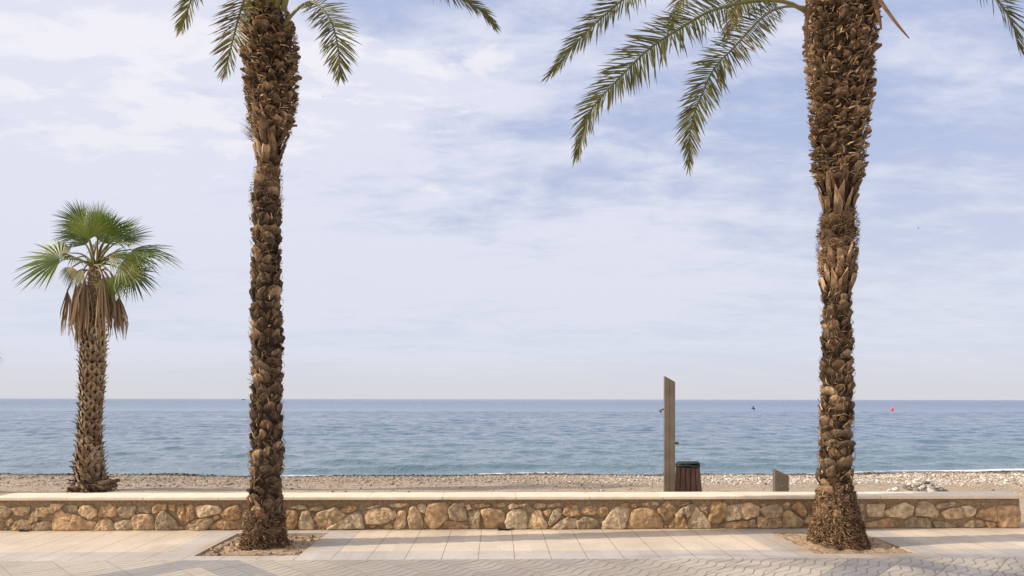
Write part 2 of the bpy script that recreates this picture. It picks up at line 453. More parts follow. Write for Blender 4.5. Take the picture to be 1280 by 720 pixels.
def sea():
    nxx = 900
    yy = np.concatenate([25.0*np.exp(np.linspace(0, math.log(160/25.), 640)), 160*np.exp(np.linspace(0, math.log(30000/160.), 101))[1:]])
    ny = len(yy)
    tt = np.linspace(-1.15, 1.15, nxx)
    Yg, T = np.meshgrid(yy, tt, indexing='ij'); Xg = Yg*T
    step = Yg*2.3/nxx; dy = np.gradient(yy)[:, None]*np.ones_like(Xg)
    res = np.maximum(step*1., dy)
    rg = np.random.default_rng(3)
    Z = np.zeros_like(Xg)
    for k in range(90):
        lam = 0.35*(5/.35)**rg.random(); a = 0.0036*lam**.8
        th = rg.normal(0, .55)+math.pi/2*1.04
        kx, ky = math.cos(th)*2*math.pi/lam, math.sin(th)*2*math.pi/lam
        ph = rg.uniform(0, 6.28)
        fade = np.clip((lam/res-2.5)/3, 0, 1)
        s = np.sin(kx*Xg+ky*Yg+ph)
        Z += a*fade*(s*.7+.3*np.sign(s)*np.abs(s)**2.)
    sh = 25.6+.0022*(Xg+3)**2*np.minimum(1, 60/(np.abs(Xg)+1))+.25*np.sin(Xg*.35+1)+.15*np.sin(Xg*.9)
    d = Yg-sh
    Z *= np.clip((d+.3)/4., .12, 1)
    wob = .6*np.sin(Xg*.21+.5)+.35*np.sin(Xg*.57+2)
    amp = .5+.5*np.sin(Xg*.13+1.2)
    Z += .62*(.17*np.exp(-((d-3.1-wob)/.5)**2)-.07*np.exp(-((d-2.2-wob)/.6)**2))*(.35+.65*amp)
    Z += .07*np.exp(-((d-6.5-wob)/.8)**2)*(1-amp)
    Z += .03*np.exp(-((d-.35)/.25)**2)
    Z += -1.2
    # foam amount
    am = .42+.32*np.sin(Xg*.23+2.2)+.22*np.sin(Xg*.61+.4)+np.clip((Xg-9)/14, -.1, .5)
    foam = np.exp(-((d-.22)/(.10+.22*np.clip(am, 0, 1)))**2)*np.clip(am+.06, 0, 1)*.95
    foam = np.maximum(foam, .75*np.exp(-((d-2.6-wob)/.22)**2)*np.clip(np.sin(Xg*.31+4.4)*1.3-.75, 0, 1))
    V = np.stack([Xg, Yg, Z], -1).reshape(-1, 3)
    i = np.arange(ny*nxx).reshape(ny, nxx)
    F = np.stack([i[:-1, :-1], i[:-1, 1:], i[1:, 1:], i[1:, :-1]], -1).reshape(-1, 4)
    me = bpy.data.meshes.new('sea'); me.vertices.add(len(V)); me.vertices.foreach_set('co', V.ravel().astype(np.float32))
    me.loops.add(F.size); me.loops.foreach_set('vertex_index', F.ravel().astype(np.int32))
    me.polygons.add(len(F)); me.polygons.foreach_set('loop_start', np.arange(len(F), dtype=np.int32)*4)
    me.update(calc_edges=True); me.polygons.foreach_set('use_smooth', np.ones(len(F), dtype=bool))
    a = me.color_attributes.new('Col', 'FLOAT_COLOR', 'POINT'); A = np.ones((len(V), 4), np.float32); A[:, :3] = foam.reshape(-1, 1)
    a.data.foreach_set('color', A.ravel()); me.materials.append(M_sea)
    o = bpy.data.objects.new('sea', me); col.objects.link(o); tag(o, kind='structure')
sea()

# ------------------------------------------------------------------ stone wall
wall = empty('stone_wall', (0.3, YW, 0))
tag(wall, 'low garden wall of rough tan stones under a smooth cream coping', 'wall')
WL, WR = -6.57, 7.13
STONES = {
0: [[(0,190),(60,190),(105,215),(95,270),(50,300),(-40,300),(-50,210)],[(120,205),(180,195),(285,190),(275,270),(210,285),(130,275),(115,235)],[(65,345),(110,305),(135,350),(90,390),(65,385)],[(100,420),(150,350),(215,320),(290,345),(300,400),(290,450),(100,450)],[(290,330),(320,235),(360,235),(375,310),(365,350),(300,360)],[(365,215),(430,195),(490,200),(490,245),(440,295),(375,290)],[(320,400),(350,370),(440,340),(520,360),(530,420),(500,445),(325,445)],[(545,280),(610,220),(640,270),(700,262),(790,300),(850,340),(940,350),(920,410),(900,440),(560,440),(545,400)],[(780,240),(820,185),(900,180),(960,230),(960,280),(900,320),(840,300)],[(980,265),(1000,200),(1030,185),(1150,190),(1155,280),(1120,295),(990,295)],[(940,430),(990,340),(1060,315),(1120,360),(1140,430),(1100,445),(940,445)],[(1170,220),(1220,190),(1345,185),(1340,260),(1300,305),(1220,300),(1180,270)],[(1145,360),(1200,340),(1280,330),(1320,330),(1320,430),(1150,430)],[(20,360),(30,430),(0,440),(-60,440),(-60,350)],[(660,180),(760,175),(770,240),(700,260)],[(-58,190),(-50,300),(-62,430),(-110,430),(-110,190)],[(500,165),(640,160),(600,205),(530,260),(505,260)]],
160: [[(100,195),(220,180),(215,255),(120,240)],[(240,190),(290,160),(385,165),(380,220),(300,245),(245,260)],[(395,170),(470,170),(460,240),(410,225)],[(45,310),(60,275),(200,270),(240,300),(250,390),(240,435),(50,430)],[(290,310),(330,240),(375,230),(440,300),(480,350),(500,400),(490,430),(280,430)],[(495,250),(505,190),(550,170),(570,260),(575,330),(520,370),(500,320)],[(570,180),(640,160),(655,230),(660,300),(590,345),(575,270)],[(670,190),(790,175),(890,185),(930,220),(900,260),(820,280),(720,300),(690,260)],[(920,260),(1000,205),(1100,175),(1120,230),(1105,310),(1000,325),(950,300)],[(530,415),(640,340),(740,310),(830,305),(840,350),(780,425),(540,430)],[(850,290),(900,275),(920,300),(860,335)],[(800,425),(860,365),(960,320),(1080,350),(1130,400),(1100,420),(820,430)],[(1140,255),(1170,225),(1240,240),(1240,300),(1150,290)],[(1150,320),(1300,310),(1330,410),(1150,420)],[(1250,220),(1400,200),(1440,225),(1440,300),(1260,295)]],
320: [[(180,230),(405,230),(410,320),(370,405),(180,410)],[(340,190),(430,170),(520,185),(515,215),(380,215)],[(430,330),(460,245),(520,232),(565,340),(570,410),(440,415),(425,370)],[(530,195),(650,180),(700,200),(640,225),(540,225)],[(585,300),(640,240),(720,225),(790,195),(880,270),(830,320),(720,390),(600,405)],[(840,215),(930,180),(1030,190),(960,240),(870,250)],[(710,405),(890,300),(1020,230),(1050,300),(1060,360),(1085,400),(880,400)],[(1100,250),(1170,210),(1280,200),(1340,215),(1380,260),(1370,310),(1280,345),(1200,360),(1100,350)],[(1115,378),(1190,368),(1200,388),(1110,394)],[(1100,195),(1210,170),(1250,185),(1110,212)]],
480: [[(60,225),(110,220),(130,270),(100,290)],[(30,160),(260,150),(260,185),(40,195)],[(95,385),(140,230),(215,225),(215,330),(200,385)],[(240,290),(260,200),(300,180),(350,230),(385,320),(390,390),(260,390)],[(325,175),(380,155),(420,175),(410,240),(360,230)],[(405,310),(430,200),(450,165),(560,150),(635,170),(630,290),(540,370),(480,385),(430,360)],[(400,330),(425,345),(430,385),(400,380)],[(580,370),(600,330),(680,320),(790,340),(830,390),(590,395)],[(650,200),(700,160),(790,150),(810,220),(825,300),(720,315),(660,290)],[(815,170),(850,160),(880,205),(840,215)],[(840,235),(940,220),(960,240),(950,380),(870,390)],[(890,160),(1060,150),(1075,180),(960,195),(890,185)],[(1090,165),(1200,145),(1210,180),(1100,185)],[(970,220),(1050,205),(1190,225),(1205,320),(1150,380),(1020,390),(1000,320)],[(-5,360),(60,340),(85,385),(-5,390)]],
640: [[(-65,330),(-40,250),(0,220),(130,215),(145,300),(140,385),(-40,390)],[(-40,180),(0,150),(65,170),(50,195),(-30,205)],[(70,170),(150,150),(205,195),(195,240),(140,215)],[(215,180),(250,150),(335,160),(330,190),(240,205)],[(350,160),(485,145),(485,180),(360,195)],[(160,390),(215,235),(290,218),(310,290),(355,350),(340,392)],[(310,235),(370,200),(400,220),(370,270),(330,270)],[(360,330),(420,215),(480,200),(500,250),(440,320),(380,365)],[(510,250),(530,195),(560,165),(650,170),(680,260),(560,275)],[(680,240),(730,190),(840,180),(840,250),(800,260),(700,255)],[(860,195),(950,190),(975,240),(910,290),(860,260)],[(390,392),(480,320),(560,282),(640,300),(640,392)],[(650,320),(720,280),(820,300),(870,330),(885,390),(660,395)],[(905,390),(920,330),(1000,220),(1060,185),(1180,200),(1150,310),(1110,390)],[(1040,170),(1170,150),(1170,185),(1060,180)],[(1155,380),(1220,220),(1300,200),(1400,215),(1470,270),(1500,340),(1490,392),(1200,395)],[(1190,160),(1270,150),(1275,185),(1200,190)]],
800: [[(20,160),(95,140),(95,180),(30,170)],[(110,170),(140,135),(180,145),(185,180)],[(180,215),(270,135),(320,170),(365,220),(320,270),(260,330),(220,270)],[(370,180),(470,140),(530,140),(400,190)],[(350,260),(430,195),(520,155),(560,180),(500,270),(470,290),(440,230),(380,300)],[(270,400),(400,240),(430,260),(460,350),(480,395)],[(490,320),(570,195),(620,240),(690,330),(700,390),(490,400)],[(590,190),(650,150),(680,200),(670,250),(620,220)],[(690,310),(720,170),(760,140),(865,155),(855,290),(780,345),(720,340)],[(865,325),(880,180),(1005,165),(1010,300)],[(1015,170),(1090,150),(1190,190),(1180,270),(1060,305),(1020,290)],[(800,360),(900,335),(1080,325),(1090,385),(860,395)],[(1100,320),(1150,310),(1165,385),(1100,390)],[(1180,160),(1280,155),(1240,190)],[(1200,210),(1300,170),(1420,165),(1435,220),(1430,280),(1280,300)],[(1175,385),(1180,290),(1230,285),(1280,310),(1275,395)]],
960: [[(5,312),(130,300),(140,395),(5,400)],[(150,170),(190,140),(230,160),(180,215)],[(235,200),(310,135),(370,190),(380,270),(360,290)],[(145,395),(170,250),(215,225),(300,290),(355,330),(320,385)],[(385,300),(420,250),(440,360),(370,350)],[(450,160),(600,150),(620,260),(460,270)],[(460,300),(640,290),(700,390),(460,390)],[(660,160),(860,165),(850,260),(670,270)],[(700,300),(880,290),(880,390),(720,390)],[(890,170),(950,160),(960,220),(900,240)],[(990,190),(1010,170),(1165,160),(1150,260),(1130,280),(1010,285)],[(980,340),(1100,330),(1210,300),(1280,320),(1330,370),(1320,395),(1000,395)],[(1170,240),(1230,205),(1370,150),(1455,190),(1440,260),(1370,300),(1200,280)],[(1190,175),(1250,165),(1250,185),(1190,190)],[(900,290),(950,260),(970,330),(930,350)]],
1120: [[(200,230),(240,150),(320,135),(390,190),(420,240),(390,290),(320,280),(215,270)],[(410,180),(440,150),(600,140),(600,180),(430,205)],[(100,330),(180,285),(310,300),(350,330),(350,390),(120,390)],[(385,330),(480,335),(620,365),(635,390),(400,395)],[(460,240),(560,200),(660,200),(695,240),(690,295),(510,305)],[(665,190),(740,180),(810,210),(790,260),(720,290),(700,240)],[(680,360),(760,320),(880,320),(895,390),(700,395)],[(900,330),(1005,345),(1005,385),(930,395)],[(800,285),(850,220),(1000,185),(1005,330),(910,315)],[(1020,190),(1225,185),(1245,390),(1030,390)]]}
mb = MB()
rnd = random.Random(11)
pal = [(.49, .32, .18), (.55, .385, .235), (.44, .28, .15), (.52, .365, .22), (.48, .305, .165), (.43, .325, .215), (.57, .43, .28), (.41, .305, .195)]
def stone(poly, c, out=1.):
    n = 40
    P = [Vector(p) for p in poly]
    cen = sum(P, Vector((0, 0)))/len(P)
    # round the corners a little and resample
    Q = []
    for i in range(len(P)):
        a, b = P[i], P[(i+1) % len(P)]; Q += [a.lerp(b, .10), a.lerp(b, .90)]
    L = [0]
    for i in range(len(Q)): L.append(L[-1]+(Q[(i+1) % len(Q)]-Q[i]).length)
    B = []
    j = 0
    for i in range(n):
        s = L[-1]*i/n
        while L[j+1] < s: j += 1
        w = (s-L[j])/max(L[j+1]-L[j], 1e-6); B.append(Q[j].lerp(Q[(j+1) % len(Q)], w))
    seed = rnd.uniform(0, 99)
    size = min(max(p.x for p in P)-min(p.x for p in P), max(p.y for p in P)-min(p.y for p in P))
    dep = min(.036, .013+size*.15)*out*rnd.uniform(.75, 1.2)
    tx, tz = rnd.uniform(-.12, .12), rnd.uniform(-.14, .10)
    rings = [(1.12, -.03), (1.105, .30), (1.075, .72), (1.0, .92), (.85, .97), (.70, .99), (.52, 1.0), (.34, 1.0), (.16, 1.0)]
    fac = [(rnd.uniform(-1, 1), rnd.uniform(-1, 1), rnd.uniform(-.2, .2), rnd.uniform(-.2, .2)) for _ in range(4)]
    vs = []
    for sc, dz in rings:
        for p in B:
            q = cen+(p-cen)*sc
            r = mnoise.noise(Vector((q.x*11, q.y*11, seed)))*.010+mnoise.noise(Vector((q.x*28, q.y*28, seed)))*.010+mnoise.noise(Vector((q.x*60, q.y*60, seed)))*.006
            e = 1 if dz > .1 else 0
            q = q+Vector((mnoise.noise(Vector((q.x*16, q.y*16, seed+7))), mnoise.noise(Vector((q.x*16, q.y*16, seed+17)))))*.007
            off = dep*dz + e*(r*1.3 + (tx*(q.x-cen.x)+tz*(q.y-cen.y))*(.5+.5*dz)+dep*.9*min(0, min(.12+(ga*(q.x-cen.x)+gb*(q.y-cen.y))/max(size, .05)*1.1+gc for ga, gb, gc, _ in fac))*(1 if dz > .5 else 0))
            vs.append((q.x, YW-.004-off, max(q.y, .004)))
    vs.append((cen.x, YW-.004-dep*1.02, cen.y))
    m = len(rings); fs = []
    for k in range(m-1):
        for i in range(n): fs.append((k*n+i, k*n+(i+1) % n, (k+1)*n+(i+1) % n, (k+1)*n+i))
    for i in range(n): fs.append(((m-1)*n+i, (m-1)*n+(i+1) % n, m*n))
    cs = []
    for v in vs:
        t = mnoise.noise(Vector((v[0]*9, v[2]*9, seed)))
        cs.append(cmul(c, 1+.28*t))
    # polygon winding: make faces look toward -Y
    area = sum(P[i].x*P[(i+1) % len(P)].y-P[(i+1) % len(P)].x*P[i].y for i in range(len(P)))
    if area < 0: fs = [tuple(reversed(f)) for f in fs]
    mb.add(vs, fs, cs, True)
for x0, L in STONES.items():
    for poly in L:
        pts = []
        for (zx, zy) in poly:
            p = onwall(x0+zx/8, 610+zy/8, YW-.02)
            z = p.z
            base = onwall(x0+zx/8, 610+{0: 440, 160: 430, 320: 412, 480: 395, 640: 395, 800: 398, 960: 400, 1120: 393}[x0]/8, YW-.02).z
            z = max(.004, (z-base)/(.385-base)*.385) if z < .385 else .385
            pts.append((min(max(p.x, WL+.005), WR-.005), z))
        stone(pts, cmul(rnd.choice(pal), rnd.uniform(.8, 1.12)))
# small chinking stones in the joints and along the foot
for k in range(90):
    x = rnd.uniform(WL+.1, WR-.1); z = rnd.choice([rnd.uniform(.01, .03), rnd.uniform(.05, .36)]); s = rnd.uniform(.015, .035)
    stone([(x+math.cos(a)*s*rnd.uniform(.8, 1.6), max(.004, z+math.sin(a)*s*rnd.uniform(.6, 1))) for a in (0, 1.1, 2.1, 3.1, 4.2, 5.2)], cmul(rnd.choice(pal), .85), .35)
mb.build('stonework', M_stone, wall, (0.3, YW, 0))
mb = MB()
n, m_ = 300, 14; vs = []
for j in range(m_+1):
    for i in range(n+1):
        x = WL+(WR-WL)*i/n; z = .398*j/m_
        vs.append((x, YW+.004-.012*mnoise.noise(Vector((x*6, z*6, 2)))-.006*mnoise.noise(Vector((x*19, z*19, 2))), z))
mb.add(vs, [(j*(n+1)+i, j*(n+1)+i+1, (j+1)*(n+1)+i+1, (j+1)*(n+1)+i) for j in range(m_) for i in range(n)], (.30, .215, .135))
box(mb, WL+.001, WR-.001, YW+.025, YW+.33, -.5, .397, (.34, .25, .16))
mb.build('mortar_core', M_mortar, wall, (0.3, YW, 0))
k0 = [-5.646+.984*i for i in range(13)]
edges = [-6.62]+k0+[7.17]
for i, (a, b) in enumerate(zip(edges, edges[1:])):
    mb = MB()
    dz = rnd.uniform(-.0015, .0015); dyy = rnd.uniform(-.003, .003)
    cc = cmul((.80, .69, .54), rnd.uniform(.95, 1.03))
    y0, y1, z0, z1 = YW-.05+dyy, YW+.37, .400, .444+dz
    x0, x1 = a+.003, b-.003
    prof = [(y0+.006, z0), (y0, z0+.006), (y0, z1-.012), (y0+.004, z1-.004), (y0+.012, z1), (y1-.01, z1), (y1, z1-.01), (y1, z0)]
    np_ = len(prof); vs = []
    segs = 8
    for s in range(segs+1):
        xx = x0+(x1-x0)*s/segs
        for (py, pz) in prof:
            jit = .0012*mnoise.noise(Vector((xx*9, py*9, pz*9)))
            ins = .003 if s in (0, segs) and pz > z1-.011 else 0
            vs.append((xx, py+jit, pz+jit-ins))
    fs = [(s*np_+k, s*np_+(k+1) % np_, (s+1)*np_+(k+1) % np_, (s+1)*np_+k) for s in range(segs) for k in range(np_)]
    fs = [tuple(reversed(f)) for f in fs]
    fs += [tuple(range(np_)), tuple(reversed(range(segs*np_, (segs+1)*np_)))]
    mb.add(vs, fs, cc, False)
    mb.build('coping_slab', M_coping, wall, (0.3, YW, 0))

# ------------------------------------------------------------------ date palms
LEAF_G = [(.115, .118, .036), (.08, .086, .028), (.15, .145, .045), (.20, .185, .065)]
BROWN = [(.17, .11, .055), (.22, .14, .07), (.12, .075, .04)]
def frond_mesh(path, rnd, N, leaf=.36, bare=.16, brown=0.0, dens=.034, rb=.024, browntip=.15):
    """a feather frond: rachis along the path, two rows of narrow leaflets"""
    mb = MB()
    pts, L = catmull(path, 26)
    n = len(pts)
    pet = cmix((.36, .32, .14), (.22, .13, .06), brown)
    rr = [rb*(1-.86*(i/(n-1))**.8)+.003 for i in range(n)]
    cols = []
    vs0 = len(mb.v)
    tube(mb, pts, rr, 5, pet)
    for i in range(n):
        for k in range(5): mb.c[vs0+i*5+k] = cmix(pet, cmix((.17, .17, .06), (.14, .09, .05), brown), min(1, i/n*1.5))
    cnt = int(L*(1-bare)/dens)
    N = Vector(N).normalized()
    for i in range(cnt):
        for side in (-1, 1):
            u = bare+(1-bare)*(i+rnd.uniform(-.3, .3)+(.25*side))/cnt
            u = min(max(u, 0.02), .999)
            f = u*(n-1); k = min(int(f), n-2); w = f-k
            p = pts[k].lerp(pts[k+1], w); T = (pts[k+1]-pts[k]).normalized()
            S = T.cross(N)
            if S.length < .05: S = T.orthogonal()
            S.normalize(); N2 = S.cross(T)
            s = (u-bare)/(1-bare)
            env = interp(s, [(0, .45), (.08, .75), (.3, 1), (.6, .95), (.85, .66), (1, .34)])
            ll = leaf*1.22*env*rnd.uniform(.78, 1.12)
            al = R_(interp(s, [(0, 66), (.3, 54), (.7, 43), (1, 14)])+rnd.uniform(-9, 9))
            be = R_(rnd.choice([4, 14, 28])+rnd.uniform(-8, 8))
            d = T*math.cos(al)+(S*side*math.cos(be)+N2*math.sin(be))*math.sin(al)
            d.normalize()
            wv = d.cross(N2*math.cos(be)-S*side*math.sin(be)+Vector((rnd.uniform(-.3, .3), rnd.uniform(-.3, .3), rnd.uniform(-.3, .3))))
            if wv.length < .05: continue
            wv.normalize()
            wid = rnd.uniform(.0054, .0085)*(.75+.5*env)
            drp = rnd.uniform(.04, .16)*ll
            isb = rnd.random() < brown
            c = rnd.choice(BROWN) if isb else cmul(rnd.choice(LEAF_G), rnd.uniform(.75, 1.25))
            tipc = cmix(c, (.22, .16, .08), .75 if rnd.random() < browntip*3 else .1)
            V = []; cs = []
            for a, ww in ((0, .55), (.3, 1), (.68, .8), (1, 0)):
                q = p+d*(ll*a)+Vector((0, 0, -1))*(drp*a*a)
                cc = cmix(c, tipc, a**3)
                if ww: V += [q-wv*wid*ww, q+wv*wid*ww]; cs += [cc, cc]
                else: V.append(q); cs.append(cc)
            mb.add(V, [(0, 1, 3, 2), (2, 3, 5, 4), (4, 5, 6)], cs, False)
    return mb
def visible(P, margin):
    x, y, D = proj(P)
    if D < .3: return True
    m = margin*FPX/D
    return -m < x < 1280+m and -m < y < 720+m

BK_GREY = [(.135, .092, .058), (.17, .118, .074), (.10, .066, .04), (.20, .14, .088)]
BK_TAN = [(.255, .165, .095), (.315, .205, .122), (.195, .122, .07), (.14, .09, .055), (.37, .25, .152)]
BK_RED = [(.19, .116, .066), (.23, .14, .08), (.145, .085, .048)]
def date_palm_trunk(prof, zones, rnd, fibres, roots, root_h):
    """prof: [(z, cx, cy, r)] core; zones: [(z0,z1,kind)]"""
    mb = MB()
    cxT = [(p[0], p[1]) for p in prof]; cyT = [(p[0], p[2]) for p in prof]; rT = [(p[0], p[3]) for p in prof]
    z0, z1 = prof[0][0], prof[-1][0]
    # core
    n, m = 40, int((z1-z0)/.05); vs = []; cs = []
    sd = rnd.uniform(0, 50)
    for j in range(m+1):
        z = z0+(z1-z0)*j/m
        for i in range(n):
            a = 2*math.pi*i/n; r = interp(z, rT)*(1+.07*mnoise.noise(Vector((math.cos(a)*2, math.sin(a)*2, z*5+sd))))-.01
            vs.append((interp(z, cxT)+math.cos(a)*r, interp(z, cyT)+math.sin(a)*r, z)); cs.append((.055, .033, .02))
    mb.add(vs, [(j*n+i, j*n+(i+1) % n, (j+1)*n+(i+1) % n, (j+1)*n+i) for j in range(m) for i in range(n)], cs)
    def P(z, a, off, lat=0.):
        r = interp(z, rT); aa = a+lat/r
        return Vector((interp(z, cxT)+math.cos(aa)*(r+off), interp(z, cyT)+math.sin(aa)*(r+off), z))
    def knob(z, a, w, h, d, c, flat=True):
        rows = [(0., .70, -.02), (.22, .92, .30), (.5, 1.02, .70), (.74, .96, .97), (.86, .84, 1.), (.97, .62, .60), (.93, .5, .05)]
        us = [-1, -.78, -.45, -.1, .25, .6, .84, 1]
        s = rnd.uniform(0, 99); tw = rnd.uniform(-.35, .35); V = []; cs = []
        crack = rnd.uniform(-.6, .6) if rnd.random() < .5 else 9
        tilt = rnd.uniform(-.35, .35); g1, g2 = rnd.uniform(-.5, .5), rnd.uniform(.0, .5)
        for v, ws, o in rows:
            for u in us:
                arch = (1-u*u); pl = min(1, 1.6*arch**.6)
                off = -.014+d*o*pl*(1+g1*u-g2*abs(u))*(1+.45*mnoise.noise(Vector((u*2.2, v*3, s))))
                if abs(u-crack) < .19 and v > .3: off -= d*.7
                zz = z+h*(v*(.74+.26*arch)+tilt*u*v*.5+.07*mnoise.noise(Vector((u*2, v*3, s+5))))
                V.append(P(zz, a, off, u*w*.5*ws+tw*h*v))
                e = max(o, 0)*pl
                t = .09+1.12*e*(1+.5*mnoise.noise(Vector((u*3, v*4, s))))  # crevice shade painted into the bark colour, raised faces brightened as if lit
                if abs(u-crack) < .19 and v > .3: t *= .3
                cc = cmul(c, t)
                if v > .9: cc = cmix(cc, cmul((.17, .14, .11), t), .6)     # weathered cut end
                cs.append(cc)
        k = len(us)
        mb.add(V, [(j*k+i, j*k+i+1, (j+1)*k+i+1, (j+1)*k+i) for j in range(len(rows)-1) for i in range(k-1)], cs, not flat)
    def stub(z, a, w, h, d, c, taper=.6, cut=None, skew=0.):
        s = rnd.uniform(0, 99); us = (-1, -.45, .45, 1)
        rows = [(0, 1., -.02), (.4, .92, .35), (.78, .5+.5*taper, .78), (1, taper, 1.)]
        V = []; cs = []
        lump = rnd.uniform(-.4, .4)
        for v, ws, o in rows:
            for u in us:
                off = d*o*(1-.45*u*u)+.008*mnoise.noise(Vector((u, v*2, s)))
                V.append(P(z+h*v+h*lump*u*v, a, off, u*w*.5*ws+skew*h*v)); cs.append(cmul(c, .22+1.25*v))  # recess shade at the root and a lit tip painted into the colour
        # cut end: a small face that turns back to the trunk
        for u in us:
            V.append(P(z+h*(1.0+lump*u)-.004, a, d*.45*(1-.45*u*u), u*w*.5*taper*.9+skew*h)); cs.append(cmul(cut or c, 1.9))  # pale cut wood, brightened further as a painted highlight
        k = 4
        mb.add(V, [(j*k+i, j*k+i+1, (j+1)*k+i+1, (j+1)*k+i) for j in range(len(rows)) for i in range(k-1)], cs, False)
        # sides
        for e, (p, q) in ((0, (0, 1)), (3, (1, 0))):
            for j in range(len(rows)-1):
                za, zb = z+h*rows[j][0], z+h*rows[j+1][0]
                ia, ib = mb.v[len(mb.v)-20+j*4+e], mb.v[len(mb.v)-20+(j+1)*4+e]
    for (za, zb, kind) in zones:
        z = za; row = 0
        while z < zb:
            r = interp(z, rT)
            if kind == 'knob':
                nn = max(7, round(2*math.pi*r/.172)); step = .112; ph = row*.5*2*math.pi/nn+row*.11
                for i in range(nn):
                    a = ph+2*math.pi*(i+rnd.uniform(-.16, .16))/nn
                    w = 2*math.pi*r/nn*rnd.uniform(.95, 1.5)
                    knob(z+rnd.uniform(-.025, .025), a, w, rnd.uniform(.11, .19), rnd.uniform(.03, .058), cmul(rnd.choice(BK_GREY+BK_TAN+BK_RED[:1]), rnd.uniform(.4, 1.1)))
            elif kind == 'stub':
                nn = max(9, round(2*math.pi*r/.10)); step = .055; ph = row*.5*2*math.pi/nn+row*.07
                for i in range(nn):
                    a = ph+2*math.pi*(i+rnd.uniform(-.3, .3))/nn
                    big = rnd.random() < .16
                    stub(z+rnd.uniform(-.04, .04), a, rnd.choice([rnd.uniform(.03, .06), rnd.uniform(.06, .12)])*(1.2 if big else 1), rnd.uniform(.035, .10), rnd.uniform(.04, .11)*(1.2 if big else 1),
                         cmul(rnd.choice(BK_TAN+BK_RED[:1]+BK_GREY), rnd.uniform(.65, 1.12)), rnd.uniform(.5, 1.0), rnd.choice(BK_TAN+BK_RED[:1]), rnd.uniform(-1.1, 1.1))
            elif kind == 'strip':
                nn = max(8, round(2*math.pi*r/.12)); step = .16; ph = row*.5*2*math.pi/nn+row*.1
                for i in range(nn):
                    a = ph+2*math.pi*(i+rnd.uniform(-.2, .2))/nn
                    stub(z+rnd.uniform(-.04, .04), a, rnd.uniform(.065, .11), rnd.uniform(.18, .30), rnd.uniform(.04, .085), cmul(rnd.choice(BK_TAN+BK_TAN+BK_RED), rnd.uniform(.7, 1.1)),
                         rnd.uniform(.55, .8), rnd.choice(BK_TAN), rnd.uniform(-.1, .1))
            elif kind == 'wrap':   # fibrous cloth wrapped across the trunk
                nn = max(5, round(2*math.pi*r/.26)); step = .085; ph = rnd.uniform(0, 6)
                for i in range(nn):
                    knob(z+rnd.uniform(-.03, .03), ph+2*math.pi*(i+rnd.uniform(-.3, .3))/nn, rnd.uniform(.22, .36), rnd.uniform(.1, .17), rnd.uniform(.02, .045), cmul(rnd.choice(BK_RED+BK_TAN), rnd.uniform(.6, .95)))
            else:   # 'root' : cracked bark plates above the root mass
                nn = max(7, round(2*math.pi*r/.2)); step = .17; ph = row*.4
                for i in range(nn):
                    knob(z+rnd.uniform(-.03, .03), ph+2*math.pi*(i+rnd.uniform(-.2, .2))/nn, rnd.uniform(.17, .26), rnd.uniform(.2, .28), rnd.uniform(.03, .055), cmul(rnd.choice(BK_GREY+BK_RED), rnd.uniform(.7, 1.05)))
            z += step*rnd.uniform(.92, 1.08); row += 1
    # loose fibres and hairs
    def ribbon(z, a, off0, off1, dz, dl, wd, c):
        V = []; q = [P(z, a, off0), P(z+dz*.5, a, (off0+off1)*.5+.012, dl*.4), P(z+dz, a, off1, dl)]
        t = (q[2]-q[0]); sd_ = t.cross(Vector((math.cos(a), math.sin(a), 0))+Vector((rnd.uniform(-.5, .5), rnd.uniform(-.5, .5), rnd.uniform(-.5, .5))))
        if sd_.length < 1e-6: return
        sd_.normalize()
        V = [q[0]-sd_*wd, q[0]+sd_*wd, q[1]-sd_*wd, q[1]+sd_*wd, q[2]]
        mb.add(V, [(0, 1, 3, 2), (2, 3, 4)], [c, c, c, c, cmul(c, 1.2)], False)
    for (za, zb, cnt, out) in fibres:
        for k in range(cnt):
            ribbon(rnd.uniform(za, zb), rnd.uniform(0, 6.283), .0+rnd.uniform(0, .03), rnd.uniform(.02, .05)*out+.015, rnd.uniform(-.07, .12), rnd.uniform(-.1, .1),
                   rnd.uniform(.0015, .004), cmul(rnd.choice(BK_TAN+BK_RED), rnd.uniform(.7, 1.4)))
    for (za, zb, kind) in zones:   # splinters and torn leaf-base edges
        if kind not in ('stub', 'strip', 'knob'): continue
        for k in range(int((zb-za)*(520 if kind == 'stub' else 50))):
            z = rnd.uniform(za, zb); up = kind != 'stub' or rnd.random() < .35
            ribbon(z, rnd.uniform(0, 6.283), rnd.uniform(.01, .05), rnd.uniform(.03, .10) if kind == 'stub' else rnd.uniform(.02, .055), rnd.uniform(.02, .09) if up else rnd.uniform(-.02, .03),
                   rnd.uniform(-.03, .03) if up else rnd.choice((-1, 1))*rnd.uniform(.03, .09), rnd.uniform(.003, .009), cmul(rnd.choice(BK_TAN), rnd.uniform(.5, 2.3)))
    for k in range(roots):
        t = rnd.random()**1.9; z = z0+.02+root_h*1.3*t
        ln = rnd.uniform(.02, .06)
        ribbon(z, rnd.uniform(0, 6.283), rnd.uniform(-.005, .03), rnd.uniform(.02, .06), rnd.uniform(-ln, ln*.6), rnd.uniform(-.045, .045), rnd.uniform(.002, .0055),
               cmul(rnd.choice(BK_RED+BK_RED+BK_TAN), rnd.uniform(.55, 1.3)))
    return mb
def px_profile(rows, D, shrink):
    """(y, left, right) read off the photograph -> (z, cx, cy, core radius) at distance D"""
    out = []
    for y, l, r in rows:
        p = at((l+r)/2, y, D); out.append((p.z, p.x, p.y, (r-l)/2*D/FPX-interp(y, shrink)))
    out.sort(); return out
